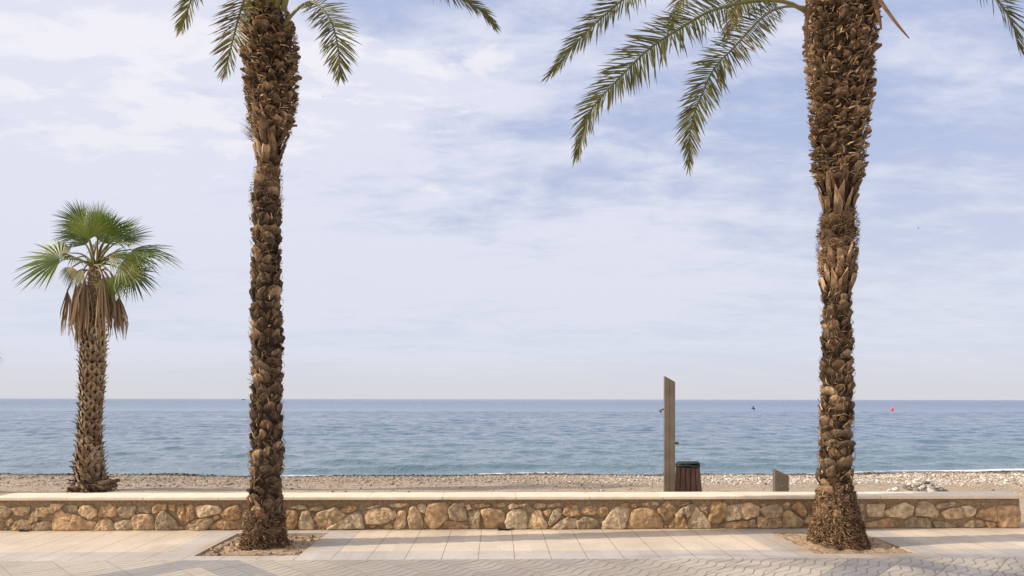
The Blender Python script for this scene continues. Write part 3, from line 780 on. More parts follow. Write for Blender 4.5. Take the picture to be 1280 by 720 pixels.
def crown(root, top, rnd, visible_fronds, count, hide=True, leafN=.36):
    """explicit fronds, then a full head of arching fronds that stays clear of the frame"""
    for kw in visible_fronds:
        path = [Vector(p) for p in kw['path']]
        frond_mesh(path, rnd, kw['N'], kw.get('leaf', leafN), kw.get('bare', .16), kw.get('brown', 0.), kw.get('dens', .019), kw.get('rb', .022), kw.get('browntip', .15)).build('frond', M_leaf, root, root.location)
    made = 0; tries = 0
    while made < count and tries < 4000:
        tries += 1
        az = rnd.uniform(0, 2*math.pi); el = R_(rnd.choice([78, 65, 52, 40, 28, 14])+rnd.uniform(-7, 7))
        if made < 5: el = R_(rnd.uniform(72, 86))
        L = rnd.uniform(2.5, 3.3); droop = rnd.uniform(.55, 1.0)*math.cos(el)+.15
        h = Vector((math.cos(az), math.sin(az), 0)); pts = []; p = top+h*.12+Vector((0, 0, rnd.uniform(-.05, .3))); e = el
        for k in range(7):
            pts.append(p.copy()); p = p+(h*math.cos(e)+Vector((0, 0, math.sin(e))))*(L/6); e -= droop*(.28+.06*k)
        bad = any(visible(q, .40 if k > 2 else .02) for k, q in enumerate(pts))
        if not bad: bad = any(visible((pts[k]+pts[k+1])/2, .36 if k > 1 else .02) for k in range(6))
        if bad: continue
        nrm = Vector((0, 0, 1))*math.cos(el)-h*math.sin(el)+Vector((0, 0, .6))
        frond_mesh(pts, rnd, nrm, leafN, .14, .0, .05, .024).build('frond', M_leaf, root, root.location)
        made += 1
def V3(L): return [at(*q) for q in L]

# --- left date palm
DL = 7.95
rows = [(690, 299, 362), (683, 302, 360), (672, 303, 357), (660, 306, 356), (640, 308, 356), (600, 310, 355), (560, 311, 356), (500, 312, 354), (440, 312, 355), (400, 311, 354), (350, 313, 353), (300, 314, 353), (250, 312, 353), (215, 317, 353),
        (200, 319, 353), (185, 319, 356), (165, 316, 362), (150, 311, 366), (130, 308, 371), (100, 304, 373), (70, 302, 374), (40, 301, 371), (20, 306, 362), (6, 312, 356), (-20, 316, 352)]
shrink = [(-20, .05), (20, .065), (40, .078), (130, .075), (170, .06), (210, .045), (260, .042), (640, .045), (690, .03)]
rnd = random.Random(21)
prof = px_profile(rows, DL, shrink); prof[0] = (-.03, *prof[0][1:])
palm = empty('date_palm', (prof[0][1], prof[0][2], 0))
tag(palm, 'tall date palm nearer the left, its straight scaly trunk rising from the brick edged pit', 'palm tree')
zz = lambda y, D: CAMH+(499-y)*D/FPX
date_palm_trunk(prof, [(.05, zz(640, DL), 'root'), (zz(645, DL), zz(262, DL), 'knob'), (zz(262, DL), zz(208, DL), 'wrap'), (zz(208, DL), zz(168, DL), 'strip'), (zz(168, DL), zz(8, DL), 'stub')], rnd,
    [(zz(640, DL), zz(250, DL), 900, .6), (zz(260, DL), zz(150, DL), 500, 1.), (zz(170, DL), zz(0, DL), 1200, 1.6)], 3200, .34).build('trunk', M_trunk, palm, palm.location)
# tuft of fibre and one stick standing out of the trunk
mb = MB()
p0 = at(316, 168, DL-.1)
for k in range(70):
    a = p0+Vector((rnd.uniform(-.01, .05), rnd.uniform(-.08, .08), rnd.uniform(-.09, .08)))
    b = a+Vector((rnd.uniform(-.16, -.04), rnd.uniform(-.05, .05), rnd.uniform(.0, .15)))
    s = Vector((.002, .002, .003)); mb.add([a-s, a+s, b], [(0, 1, 2)], cmul(rnd.choice(BK_TAN), 1.1), False)
mb.build('fibre_tuft', M_trunk, palm, palm.location)
mb = MB(); tube(mb, [at(355, 159, DL-.05), at(363, 157, DL-.1), at(371, 157, DL-.14)], [.018, .014, .013], 6, (.16, .1, .06)); mb.build('broken_stalk', M_trunk, palm, palm.location)
topL = at(334, -4, DL)
FR = [
 dict(path=V3([(326, -4, DL), (296, -66, DL-.3), (262, -46, DL-.6), (242, -8, DL-.75), (226, 38, DL-.8)]), N=(-.2, -.95, .2), leaf=.28),
 dict(path=V3([(322, 6, DL-.15), (315, -16, DL-.35), (304, 4, DL-.6), (293, 42, DL-.8), (281, 92, DL-.9)]), N=(-.2, -.97, .1), leaf=.28, brown=.22, browntip=.25, rb=.018),
 dict(path=V3([(352, 36, DL-.12), (371, 12, DL-.3), (391, 3, DL-.5), (411, 22, DL-.7), (422, 56, DL-.8), (425, 96, DL-.85)]), N=(.2, -.97, .15), leaf=.28, rb=.018, bare=.3, browntip=.2),
 dict(path=V3([(342, -4, DL), (420, -80, DL), (500, -50, DL), (562, -10, DL-.1), (600, 12, DL-.1), (619, 33, DL-.1)]), N=(.1, -.95, .3), leaf=.30),
 dict(path=V3([(338, -4, DL), (380, -88, DL-.4), (420, -74, DL-.7), (448, -28, DL-.9), (458, -8, DL-.95)]), N=(.3, -.7, .5), leaf=.30, dens=.08),
]
for k, (x0, y0, x1, y1) in enumerate([(312, 14, 304, -30), (322, 10, 318, -40), (334, 8, 335, -40), (346, 10, 352, -40), (354, 14, 364, -30)]):
    FR.append(dict(path=V3([(x0, y0, DL-.2), (x1, y1, DL-.35), (x1*2-x0, y1-90, DL-.5), (x1*3-2*x0, y1-190, DL-1.), (x1*4.2-3.2*x0, y1-230, DL-1.8)]), N=(0, .6, .8), rb=.032, bare=.2, dens=.05))
crown(palm, topL, rnd, FR, 24)

# --- right date palm
DR = 8.06
rows = [(688, 1007, 1090), (680, 1011, 1085), (668, 1013, 1080), (655, 1015, 1077), (640, 1018, 1073), (628, 1021, 1069), (610, 1022, 1067), (580, 1022, 1067), (540, 1023, 1066), (480, 1025, 1067), (420, 1026, 1066), (370, 1027, 1064), (345, 1025, 1068),
        (330, 1024, 1069), (310, 1024, 1069), (285, 1025, 1070), (270, 1028, 1068), (255, 1029, 1067), (240, 1025, 1072), (222, 1020, 1077), (200, 1017, 1080), (150, 1013, 1086), (100, 1010, 1090), (50, 1008, 1094), (0, 1008, 1096), (-25, 1016, 1088), (-50, 1024, 1080)]
shrink = [(-50, .05), (0, .08), (190, .078), (235, .05), (260, .035), (285, .03), (330, .05), (360, .042), (610, .042), (640, .045), (690, .05)]
rnd = random.Random(33)
prof = px_profile(rows, DR, shrink); prof[0] = (-.03, *prof[0][1:])
palm2 = empty('date_palm', (prof[0][1], prof[0][2], 0))
tag(palm2, 'tall date palm nearer the right, with a flared fibrous root base', 'palm tree')
date_palm_trunk(prof, [(.2, zz(640, DR), 'root'), (zz(645, DR), zz(368, DR), 'knob'), (zz(372, DR), zz(330, DR), 'strip'), (zz(330, DR), zz(268, DR), 'wrap'), (zz(272, DR), zz(228, DR), 'strip'), (zz(228, DR), zz(-35, DR), 'stub')], rnd,
    [(zz(640, DR), zz(360, DR), 700, .6), (zz(345, DR), zz(265, DR), 1300, 1.3), (zz(230, DR), zz(-30, DR), 1500, 1.6)], 8000, .50).build('trunk', M_trunk, palm2, palm2.location)
topR = at(1052, -40, DR)
FR = [
 dict(path=V3([(1034, -34, DR), (940, -98, DR-.2), (855, -66, DR-.4), (792, -12, DR-.5), (735, 38, DR-.6), (686, 95, DR-.6)]), N=(-.2, -.9, .35), leaf=.33),
 dict(path=V3([(1012, 18, DR-.1), (985, 3, DR-.3), (945, 1, DR-.6), (890, 13, DR-.9), (848, 37, DR-1.1), (810, 62, DR-1.2), (769, 103, DR-1.3), (737, 140, DR-1.35), (721, 194, DR-1.4)]), N=(-.12, -.97, .2), leaf=.32, bare=.17),
 dict(path=V3([(1013, 10, DR-.2), (982, 8, DR-.5), (955, 20, DR-.7), (916, 61, DR-1.), (893, 85, DR-1.1), (877, 119, DR-1.2), (864, 155, DR-1.25), (861, 208, DR-1.3)]), N=(-.15, -.97, .15), leaf=.28, bare=.2, rb=.015, browntip=.2),
 dict(path=V3([(1030, -34, DR+.1), (960, -90, DR+.4), (895, -66, DR+.7), (862, -20, DR+.85), (846, 16, DR+.9), (838, 38, DR+.9)]), N=(-.3, -.8, .5), leaf=.30),
 dict(path=V3([(1032, -34, DR+.1), (985, -64, DR+.3), (945, -36, DR+.5), (922, 6, DR+.6), (908, 44, DR+.7)]), N=(-.3, -.8, .4), leaf=.27, brown=.35),
 dict(path=V3([(1072, -34, DR), (1130, -80, DR-.2), (1185, -54, DR-.3), (1235, -12, DR-.4), (1262, 22, DR-.4), (1275, 60, DR-.4)]), N=(.2, -.95, .25), leaf=.33),
]
crown(palm2, topR, rnd, FR, 24)
for pts, wd in (([(1084, -30, DR-.32), (1092, -4, DR-.36), (1099, 18, DR-.4), (1102, 37, DR-.4)], .032), ([(1082, -36, DR-.3), (1098, -6, DR-.4), (1118, 24, DR-.5), (1137, 48, DR-.5)], .030),
                ([(1014, 0, DR-.3), (1009, 20, DR-.32), (1008, 50, DR-.32), (1009, 72, DR-.3)], .022)):
    mb = MB(); P_, L_ = catmull(V3(pts), 12)
    vs = []; cs = []
    for i, p in enumerate(P_):
        w = wd*math.sin(math.pi*min(max((i+.9)/12.4, .04), .985))**.6
        for u in (-1, 0, 1):
            vs.append(p+Vector((u*w, (abs(u)-.4)*w*.9, 0))); cs.append(cmul((.24, .13, .07), 1-.25*abs(u)))
    fs = [(i*3+k, i*3+k+1, (i+1)*3+k+1, (i+1)*3+k) for i in range(11) for k in range(2)]
    mb.add(vs, fs, cs); mb.build('dead_sheath', M_dead, palm2, palm2.location)

# --- unseen palm added beyond the left edge so its fronds shade the foreground paving
rnd = random.Random(44)
bx, by = -10.4, 4.1
prof3 = [(z, x-prof[0][1]+bx, y-prof[0][2]+by, r) for z, x, y, r in prof]
shade_palm = empty('date_palm', (bx, by, 0))
tag(shade_palm, 'unseen date palm added beyond the left edge to shade the foreground paving', 'palm tree')
date_palm_trunk(prof3, [(.2, zz(640, DR), 'root'), (zz(645, DR), zz(240, DR), 'knob'), (zz(240, DR), zz(-35, DR), 'stub')], rnd, [], 500, .4).build('trunk', M_trunk, shade_palm, shade_palm.location)
crown(shade_palm, Vector((bx, by, topR.z)), rnd, [], 34)

# ------------------------------------------------------------------ fan palm on the beach
def fan_leaf(mb, hub, a, n, L, rnd, c, cc, span=115, tipdroop=.18, nseg=34, pet=None, split=.55):
    """palmate leaf: pleated segments radiating from the hub, free at the tips"""
    a = Vector(a).normalized(); n = Vector(n); n = (n-a*n.dot(a)).normalized(); s = a.cross(n)
    for k in range(nseg):
        t = (k+.5)/nseg*2-1; th = R_(span)*t
        d = a*math.cos(th)+s*math.sin(th)+n*(.10*abs(t))
        d.normalize(); ll = L*(1-.30*abs(t)**2)*rnd.uniform(.86, 1.06)
        half = R_(span)/nseg*1.04
        wv = (s*math.cos(th)-a*math.sin(th)).normalized()
        pl = .35*(1 if k % 2 else -1)
        wv2 = (wv+n*pl).normalized()
        V = []; cs = []
        droop = tipdroop*rnd.uniform(.5, 1.6)
        base = cmul(c, rnd.uniform(.75, 1.25))
        for r, w in ((.03, .9), (.3, 1.), (split, .95), (.8, .5), (1., 0)):
            q = hub+d*(ll*r)+Vector((0, 0, -1))*(droop*ll*max(0, r-.35)**1.6*1.6)
            ww = math.tan(half)*ll*(min(r, split)/1.)*w
            col_ = cmix(cc, base, min(1, r*2.0))
            if r == 1.: col_ = cmix(base, (.26, .19, .09), .6)
            if w: V += [q-wv2*ww, q+wv2*ww]; cs += [col_, col_]
            else: V.append(q); cs.append(col_)
        mb.add(V, [(0, 1, 3, 2), (2, 3, 5, 4), (4, 5, 7, 6), (6, 7, 8)], cs, False)
DW = 14.5
def fan_palm():
    rnd = random.Random(5)
    base = at(115, 615, DW); base.z = -.29
    root = empty('fan_palm', base)
    mb = MB()
    rows = [(626, 91, 146), (612, 92, 142), (604, 92, 136), (592, 93, 132), (580, 93, 131), (560, 95, 129), (540, 96, 128), (500, 98, 130), (460, 99, 132), (430, 100, 133), (400, 104, 131), (370, 107, 129), (335, 111, 126)]
    pr = px_profile(rows, DW, [(300, .05), (640, .125)])
    cxT = [(p[0], p[1]) for p in pr]; cyT = [(p[0], p[2]) for p in pr]; rT = [(p[0], p[3]) for p in pr]
    z0, z1 = pr[0][0]-.05, pr[-1][0]
    n = 24; m = 60
    mb.add([(interp(z, cxT)+math.cos(2*math.pi*i/n)*interp(z, rT), interp(z, cyT)+math.sin(2*math.pi*i/n)*interp(z, rT), z) for z in [z0+(z1-z0)*j/m for j in range(m+1)] for i in range(n)],
           [(j*n+i, j*n+(i+1) % n, (j+1)*n+(i+1) % n, (j+1)*n+i) for j in range(m) for i in range(n)], (.085, .058, .038))
    def P(z, a, off, lat=0.):
        r = interp(z, rT); aa = a+lat/r
        return Vector((interp(z, cxT)+math.cos(aa)*(r+off), interp(z, cyT)+math.sin(aa)*(r+off), z))
    z = z0+.1; row = 0
    while z < z1-.15:
        r = interp(z, rT); nn = 9; big = 1.35 if z < z0+1.2 else 1.
        for i in range(nn):
            a = 2*math.pi*(i+.5*(row % 2)+rnd.uniform(-.14, .14))/nn
            c = cmul(rnd.choice([(.36, .275, .19), (.30, .22, .145), (.43, .335, .235), (.23, .155, .10)]), rnd.uniform(.75, 1.15))
            h = rnd.uniform(.15, .24)*big; w = .16*big; d = rnd.uniform(.035, .075)*(1.3 if z < z0+1.6 else 1.)
            if z > z1-1.0: d *= .5
            for sgn in (-1, 1):   # split boot: two arms of a V rising from the base
                V = []; cs = []
                for v, o, lat in ((0, .0, sgn*w*.42), (.45, .45, sgn*w*.36), (.8, .85, sgn*w*.22), (1., rnd.uniform(1.1, 2.0), sgn*w*.10)):
                    for u in (-1, 1):
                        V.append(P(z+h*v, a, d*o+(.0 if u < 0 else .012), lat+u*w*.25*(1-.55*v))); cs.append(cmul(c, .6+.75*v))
                mb.add(V, [(0, 1, 3, 2), (2, 3, 5, 4), (4, 5, 7, 6)], cs, False)
        z += .105*big*.92; row += 1
    for k in range(420):   # rags of dead leaf bases round the foot
        a = rnd.uniform(0, 6.283); z = z0+.12+abs(rnd.gauss(0, .25)); ln = rnd.uniform(.08, .3)
        p = P(z, a, .02); q = P(z+rnd.uniform(-.12, .10), a, rnd.uniform(.08, .2), rnd.uniform(-ln, ln)*.7); s = Vector((rnd.uniform(-.012, .012), 0, rnd.uniform(.006, .018)))
        mb.add([p-s, p+s, q+s*.5, q-s*.5], [(0, 1, 2, 3)], cmul(rnd.choice([(.13, .085, .06), (.2, .13, .085), (.07, .045, .035)]), rnd.uniform(.6, 1.2)), False)
    for (px_, py_) in ((149, 600), (146, 606), (89, 608)):
        tube(mb, [at(120 if px_ > 100 else 104, 606, DW-.2), at((px_+118)/2, py_+4, DW-.28), at(px_, py_, DW-.3)], [.09, .07, .035], 6, (.12, .08, .055))
    mb.build('trunk', M_trunk, root, root.location)
    crownp = (118, 333, DW)
    G1, G2, G3 = (.125, .175, .026), (.065, .105, .020), (.20, .245, .04); YL = (.30, .22, .05)
    leaves = [ # hub px, py, depth offset, tip direction (px), length px, normal, colour, centre colour, span, droop
     (76, 324, -.1, (-1, .06), 60, (0, -.85, .5), G1, G2, 92, .22),
     (104, 282, .1, (-.72, -.66), 44, (-.3, -.85, .3), G2, G2, 62, .12),
     (112, 299, -.35, (-.06, -1), 43, (.1, -1, .25), G3, G1, 66, .1),
     (122, 286, .1, (.12, -1), 40, (.5, -.8, .1), G1, G2, 52, .1),
     (136, 294, -.1, (.5, -.8), 38, (.6, -.7, .3), G2, G2, 70, .25),
     (152, 300, 0., (.95, -.22), 44, (.1, -.8, .6), G2, G2, 55, .10),
     (150, 290, .2, (.8, -.6), 36, (.3, -.6, .7), G1, G1, 40, .12),
     (164, 312, -.1, (1, .10), 66, (.1, -.6, .8), G1, G2, 52, .32),
     (158, 318, .3, (.95, .12), 52, (.1, -.7, .7), G2, G1, 66, .3),
     (162, 342, -.2, (.85, .45), 38, (.2, -.85, .45), G2, (.42, .22, .05), 100, .35),
     (141, 344, -.25, (.55, .85), 34, (.5, -.85, .1), G3, (.25, .24, .06), 62, .2),
     (90, 334, -.2, (-.25, .9), 24, (-.2, -.9, .2), (.16, .15, .04), (.36, .24, .08), 80, .3),
     (136, 321, -.2, (.8, .05), 36, (.2, -.85, .4), G1, (.2, .18, .05), 60, .35),
     (130, 346, -.3, (.3, 1), 26, (.2, -1, .1), (.22, .24, .05), (.3, .25, .07), 55, .1), (104, 338, -.3, (-.5, .9), 24, (-.2, -1, .1), (.17, .18, .05), (.3, .22, .07), 55, .1), (150, 330, -.25, (.9, .3), 40, (.2, -.9, .4), G3, (.3, .22, .06), 75, .3),
     (86, 316, .3, (-.9, .0), 46, (0, -.7, .7), G2, (.2, .17, .05), 80, .3),
     (108, 306, -.2, (-.5, -.8), 34, (-.2, -.9, .3), G2, G2, 70, .15), (128, 304, -.2, (.4, -.8), 34, (.3, -.9, .3), G1, G2, 70, .15),
     (126, 292, .45, (.3, -1), 34, (.5, -.6, .4), G2, G2, 50, .1),
     (98, 296, .6, (-.7, -.6), 38, (-.3, -.6, .6), G2, G2, 80, .2),
     (142, 300, .6, (.6, -.6), 38, (.3, -.6, .6), G2, G2, 80, .2),
     (118, 310, .9, (.1, -.5), 40, (0, .2, 1), G2, G2, 90, .3),
     (96, 322, .8, (-.8, -.2), 40, (0, .1, 1), G2, G2, 80, .4),
     (148, 322, .8, (.8, -.1), 44, (0, .1, 1), G2, G2, 80, .4)]
    k = DW/FPX
    for (hx, hy, dd, td, L, nn_, c, cc, sp, dr) in leaves:
        mb = MB()
        hub = at(hx, hy, DW+dd); c0 = at(crownp[0]+rnd.uniform(-4, 4), crownp[1]+rnd.uniform(-3, 4), DW+dd*.15)
        mid = (c0+hub)/2+Vector((0, 0, .10))
        P_, L_ = catmull([c0, mid, hub], 8)
        tube(mb, P_, [.028, .026, .023, .02, .018, .016, .015, .014], 5, cmix((.17, .19, .06), (.35, .2, .09), rnd.random()*.5))
        a = R2*td[0]+U2*(-td[1])+Fw*(dd*.25)
        fan_leaf(mb, hub, a, nn_, L*k, rnd, c, cc, sp, dr)
        mb.build('fan_frond', M_leaf, root, root.location)
    for (x0, y0, x1, y1, dd, nr) in [(84, 364, 80, 418, -.2, 26), (95, 354, 95, 434, -.3, 30), (106, 350, 105, 428, -.38, 22), (129, 346, 131, 428, -.4, 32), (137, 352, 138, 405, -.3, 26), (149, 372, 152, 425, -.15, 30), (120, 345, 121, 424, .35, 40), (100, 350, 98, 420, .3, 30), (138, 350, 140, 420, .25, 30)]:
        mb = MB(); hub = at(x0, y0, DW+dd); c0 = at(118+(x0-118)*.2, 338, DW+dd*.3)
        P_, L_ = catmull([c0, at((x0*1.2+118*.8)/2, 338, DW+dd*.7), hub], 7)
        tube(mb, P_, .018, 4, (.33, .22, .13))
        Ld = (y1-y0)*k
        for j in range(nr):
            sp = rnd.gauss(0, .068); sy = rnd.gauss(0, .06); l = Ld*rnd.uniform(.6, 1.05)
            c = cmul(rnd.choice([(.26, .165, .10), (.33, .225, .14), (.18, .11, .065), (.38, .28, .18)]), rnd.uniform(.7, 1.15))
            dx = (x1-x0)*k
            tp = [hub+Vector((0, 0, .02)), hub+Vector((sp*.7, sy*.7, -l*.3)), hub+Vector((sp*1.1+dx*.6, sy*1.1, -l*.7)), hub+Vector((sp*.75+dx+rnd.uniform(-.03, .03), sy*.8, -l))]
            w = rnd.uniform(.012, .024); ax = Vector((math.cos(j*1.7), math.sin(j*1.7), 0))
            V = []; 
            for q, f in zip(tp, (.4, 1, .9, .15)): V += [q-ax*w*f, q+ax*w*f]
            mb.add(V, [(0, 1, 3, 2), (2, 3, 5, 4), (4, 5, 7, 6)], [cmul(c, t) for t in (.9, .9, 1, 1, 1.05, 1.05, 1.2, 1.2)], False)
        mb.build('dead_frond', M_dead, root, root.location)
    return root
fp = fan_palm()
tag(fp, 'shorter fan palm with a brown skirt of dead leaves, on the beach at left', 'palm tree')
fp2 = fp.copy(); col.objects.link(fp2)
fp2.location = at(-61.5, 614, DW); fp2.scale = (.574,)*3
fp2['label'] = 'fan palm whose leaf tip just pokes in at the left edge above the horizon'
for ch in fp.children:
    c = ch.copy(); c.parent = fp2; col.objects.link(c)

# ------------------------------------------------------------------ beach shower, bin, foot shower
def xf(pts, loc, yaw):
    c, s = math.cos(yaw), math.sin(yaw)
    return [(loc.x+x*c-y*s, loc.y+x*s+y*c, loc.z+z) for x, y, z in pts]
class LMB(MB):
    """mesh builder in a turned local frame"""
    def __init__(s, loc, yaw): super().__init__(); s.L = Vector(loc); s.yaw = yaw
    def build(s, name, mat, parent):
        s.v = xf(s.v, s.L, s.yaw); return super().build(name, mat, parent, parent.location)
def slant_post(mb, w, d, h, drop, b=.008, groove=True):
    prof = [(-w/2+b, -d/2), (-.006, -d/2), (-.004, -d/2+.006), (.004, -d/2+.006), (.006, -d/2), (w/2-b, -d/2), (w/2, -d/2+b), (w/2, d/2-b), (w/2-b, d/2), (-w/2+b, d/2), (-w/2, d/2-b), (-w/2, -d/2+b)]
    if not groove: prof = prof[:1]+prof[5:]
    n = len(prof)
    top = lambda x: h-drop*(x+w/2)/w
    vs = [(x, y, 0) for x, y in prof]+[(x, y, top(x)-b) for x, y in prof]+[(x*(1-2*b/w), y*(1-2*b/d), top(x)) for x, y in prof]
    fs = [(k*n+i, k*n+(i+1) % n, (k+1)*n+(i+1) % n, (k+1)*n+i) for k in range(2) for i in range(n)]
    # cap
    fs.append(tuple(range(2*n, 3*n)))
    mb.add(vs, fs, (1, 1, 1), False)
DS = 13.2
sl = at(836.5, 614, DS); sl.z = -.28
top_h = at(829, 470, DS).z - sl.z
shower = empty('beach_shower', sl); tag(shower, 'tall bronze metal beach shower column with slanted top, beside the wooden bin', 'shower')
YS = R_(-11)
mb = LMB(sl, YS); slant_post(mb, .215, .16, top_h, .115); mb.build('column', M_metal, shower)
mb = LMB(sl, YS)
zh = at(826, 513, DS).z-sl.z
tube(mb, [(-.1, .0, zh+.02), (-.15, 0, zh+.02), (-.175, 0, zh-.005)], [.018, .018, .022], 8); tube(mb, [(-.172, 0, zh+.012), (-.18, 0, zh-.02), (-.186, 0, zh-.035)], [.018, .035, .048], 10)
mb.build('shower_head', M_metal, shower)
mb = LMB(sl, YS); zb = at(850, 554, DS).z-sl.z
tube(mb, [(.1, .0, zb), (.13, 0, zb), (.135, 0, zb)], [.02, .02, .02], 8); tube(mb, [(.125, 0, zb+.03), (.15, 0, zb+.012), (.178, 0, zb-.012), (.182, 0, zb-.014)], [.006, .028, .024, .008], 8)
mb.build('push_button', M_metal, shower)
mb = LMB(sl, YS); zb = at(827, 592, DS).z-sl.z
tube(mb, [(-.10, 0, zb), (-.125, 0, zb), (-.13, 0, zb-.02)], [.014, .014, .010], 8); mb.build('tap', M_metal, shower)
mb = LMB(sl, YS); box(mb, -.2, .2, -.18, .18, -.02, .012, (1, 1, 1), .004); mb.build('base_plate', M_metal, shower)

fl = at(976, 614, DS); fl.z = -.28
foot = empty('foot_shower', fl); tag(foot, 'short metal foot wash post with slanted top, between bin and right date palm', 'shower')
hf = at(968, 586, DS).z-fl.z
mb = LMB(fl, R_(-9)); slant_post(mb, .275, .14, hf, .125, groove=False); mb.build('column', M_metal, foot)
mb = LMB(fl, R_(-9)); tube(mb, [(0, -.07, hf*.5), (0, -.11, hf*.5), (0, -.13, hf*.47)], [.014, .014, .012], 8); mb.build('tap', M_metal, foot)

DB = 13.9
bl = at(859.5, 614, DB); bl.z = -.28
binr = empty('litter_bin', bl); tag(binr, 'dark red wooden slat litter bin with a green lid, beside the tall shower', 'bin')
hb = at(860, 583, DB).z-bl.z
mb = LMB(bl, R_(-14))
wt, wb = .232, .285
nS = 5
rnd = random.Random(9)
for side in range(4):
    ca, sa = math.cos(side*math.pi/2), math.sin(side*math.pi/2)
    for k in range(nS):
        u0, u1 = -1+2*k/nS+.03, -1+2*(k+1)/nS-.03
        c = cmul((.052, .026, .020), rnd.uniform(.6, 1.5))
        V = []
        for zz_, w in ((.03, wb), (hb, wt)):
            for (u, dd) in ((u0, 0), (u1, 0), (u1, .025), (u0, .025)):
                x, y = u*w, -w+dd
                V.append((x*ca-y*sa, x*sa+y*ca, zz_+rnd.uniform(-.004, .004)))
        mb.add(V, [(0, 1, 5, 4), (1, 2, 6, 5), (2, 3, 7, 6), (3, 0, 4, 7), (4, 5, 6, 7), (3, 2, 1, 0)], c, False)
mb.build('slat_body', M_wood, binr)
mb = LMB(bl, R_(-14)); box(mb, -wt+.03, wt-.03, -wt+.03, wt-.03, .05, hb-.01, (.03, .03, .03)); mb.build('liner', M_plain, binr)
mb = LMB(bl, R_(-14))
# rim and bag edge, then the tilted lid
n = 28; vs = []
for (rr, z) in ((.235, hb+.002), (.262, hb+.012), (.262, hb+.04), (.225, hb+.055)):
    for i in range(n):
        a = 2*math.pi*i/n; q = 1/max(abs(math.cos(a)), abs(math.sin(a)))**.75
        vs.append((math.cos(a)*rr*q*.98, math.sin(a)*rr*q*.98, z+.010*math.sin(a*3+1)+.006*math.sin(a*7)))
mb.add(vs, [(k*n+i, k*n+(i+1) % n, (k+1)*n+(i+1) % n, (k+1)*n+i) for k in range(3) for i in range(n)]+[tuple(range(3*n, 4*n))], (.018, .028, .024))
mb.build('rim', M_plain, binr)
mb = LMB(bl, R_(-14))
vs = []
for (rr, z) in ((.245, hb+.066), (.25, hb+.078), (.235, hb+.092), (.1, hb+.10)):
    for i in range(n):
        a = 2*math.pi*i/n; q = 1/max(abs(math.cos(a)), abs(math.sin(a)))**.7
        x, y = math.cos(a)*rr*q*.97, math.sin(a)*rr*q*.97
        vs.append((x, y, z+.03*x))
mb.add(vs, [(k*n+i, k*n+(i+1) % n, (k+1)*n+(i+1) % n, (k+1)*n+i) for k in range(3) for i in range(n)]+[tuple(range(3*n, 4*n)), tuple(range(n-1, -1, -1))], (.02, .03, .026))
mb.build('lid', M_plain, binr)

# ------------------------------------------------------------------ rock heap, big beach stones, buoy, boat, birds, litter
def rock(mb, c, size, rnd, colr, sq=(1.2, .8, .6)):
    bs_ = bpy.data.meshes.new('tmp'); import bmesh
    b = bmesh.new(); bmesh.ops.create_icosphere(b, subdivisions=2, radius=1)
    s = rnd.uniform(0, 99); rot = Matrix.Rotation(rnd.uniform(0, 6.28), 3, 'Z') @ Matrix.Rotation(rnd.uniform(-.6, .6), 3, 'X') @ Matrix.Rotation(rnd.uniform(-.5, .5), 3, 'Y')
    vs = []
    for v in b.verts:
        p = v.co*(1+.35*mnoise.noise(v.co*1.3+Vector((s, 0, 0)))+.12*mnoise.noise(v.co*3+Vector((s, 0, 0))))
        p = Vector((max(-.8, min(.8, p.x))*sq[0], max(-.8, min(.8, p.y))*sq[1], max(-.75, min(.75, p.z))*sq[2]))
        vs.append(Vector(c)+rot @ (p*size))
    mb.add(vs, [tuple(w.index for w in f.verts) for f in b.faces], colr, False); b.free(); bpy.data.meshes.remove(bs_)
rnd = random.Random(17)
hp = ground(1150, 613.5, -.27)
for k in range(64):
    r = abs(rnd.gauss(0, .24)); a = rnd.uniform(0, 6.283)
    x, y = math.cos(a)*r*1.15, math.sin(a)*r*.7; h = max(0, .24*(1-r/.5))*rnd.uniform(.5, 1)
    mb = MB(); c = (hp.x+x, hp.y+y, hp.z+h)
    rock(mb, c, rnd.uniform(.045, .095), rnd, cmul(rnd.choice([(.55, .53, .49), (.42, .39, .35), (.22, .2, .19), (.62, .6, .55), (.30, .27, .24)]), rnd.uniform(.7, 1.1)), (1.4, .9, .5))
    tag(mb.build('stone', M_pebble, None, c), 'grey stone of the loose heap on the beach behind the right end of the wall', 'stone', 'stones of the heap')

bp = at(1115, 513, 183); bp.z = -1.2
bu = empty('buoy', bp); tag(bu, 'small pinkish red buoy floating far out, right of the right date palm', 'buoy')
mb = MB(); tube(mb, [bp+Vector((-.35, 0, -.2)), bp+Vector((-.22, 0, .05)), bp+Vector((.12, 0, .45)), bp+Vector((.3, 0, .75))], [.22, .36, .33, .16], 10, (.75, .10, .13)); mb.build('float', M_plain, bu, bp)
mb = MB(); tube(mb, [bp+Vector((.25, 0, .68)), bp+Vector((.48, 0, 1.05))], .09, 8, (.8, .2, .2)); mb.build('top_mark', M_plain, bu, bp)

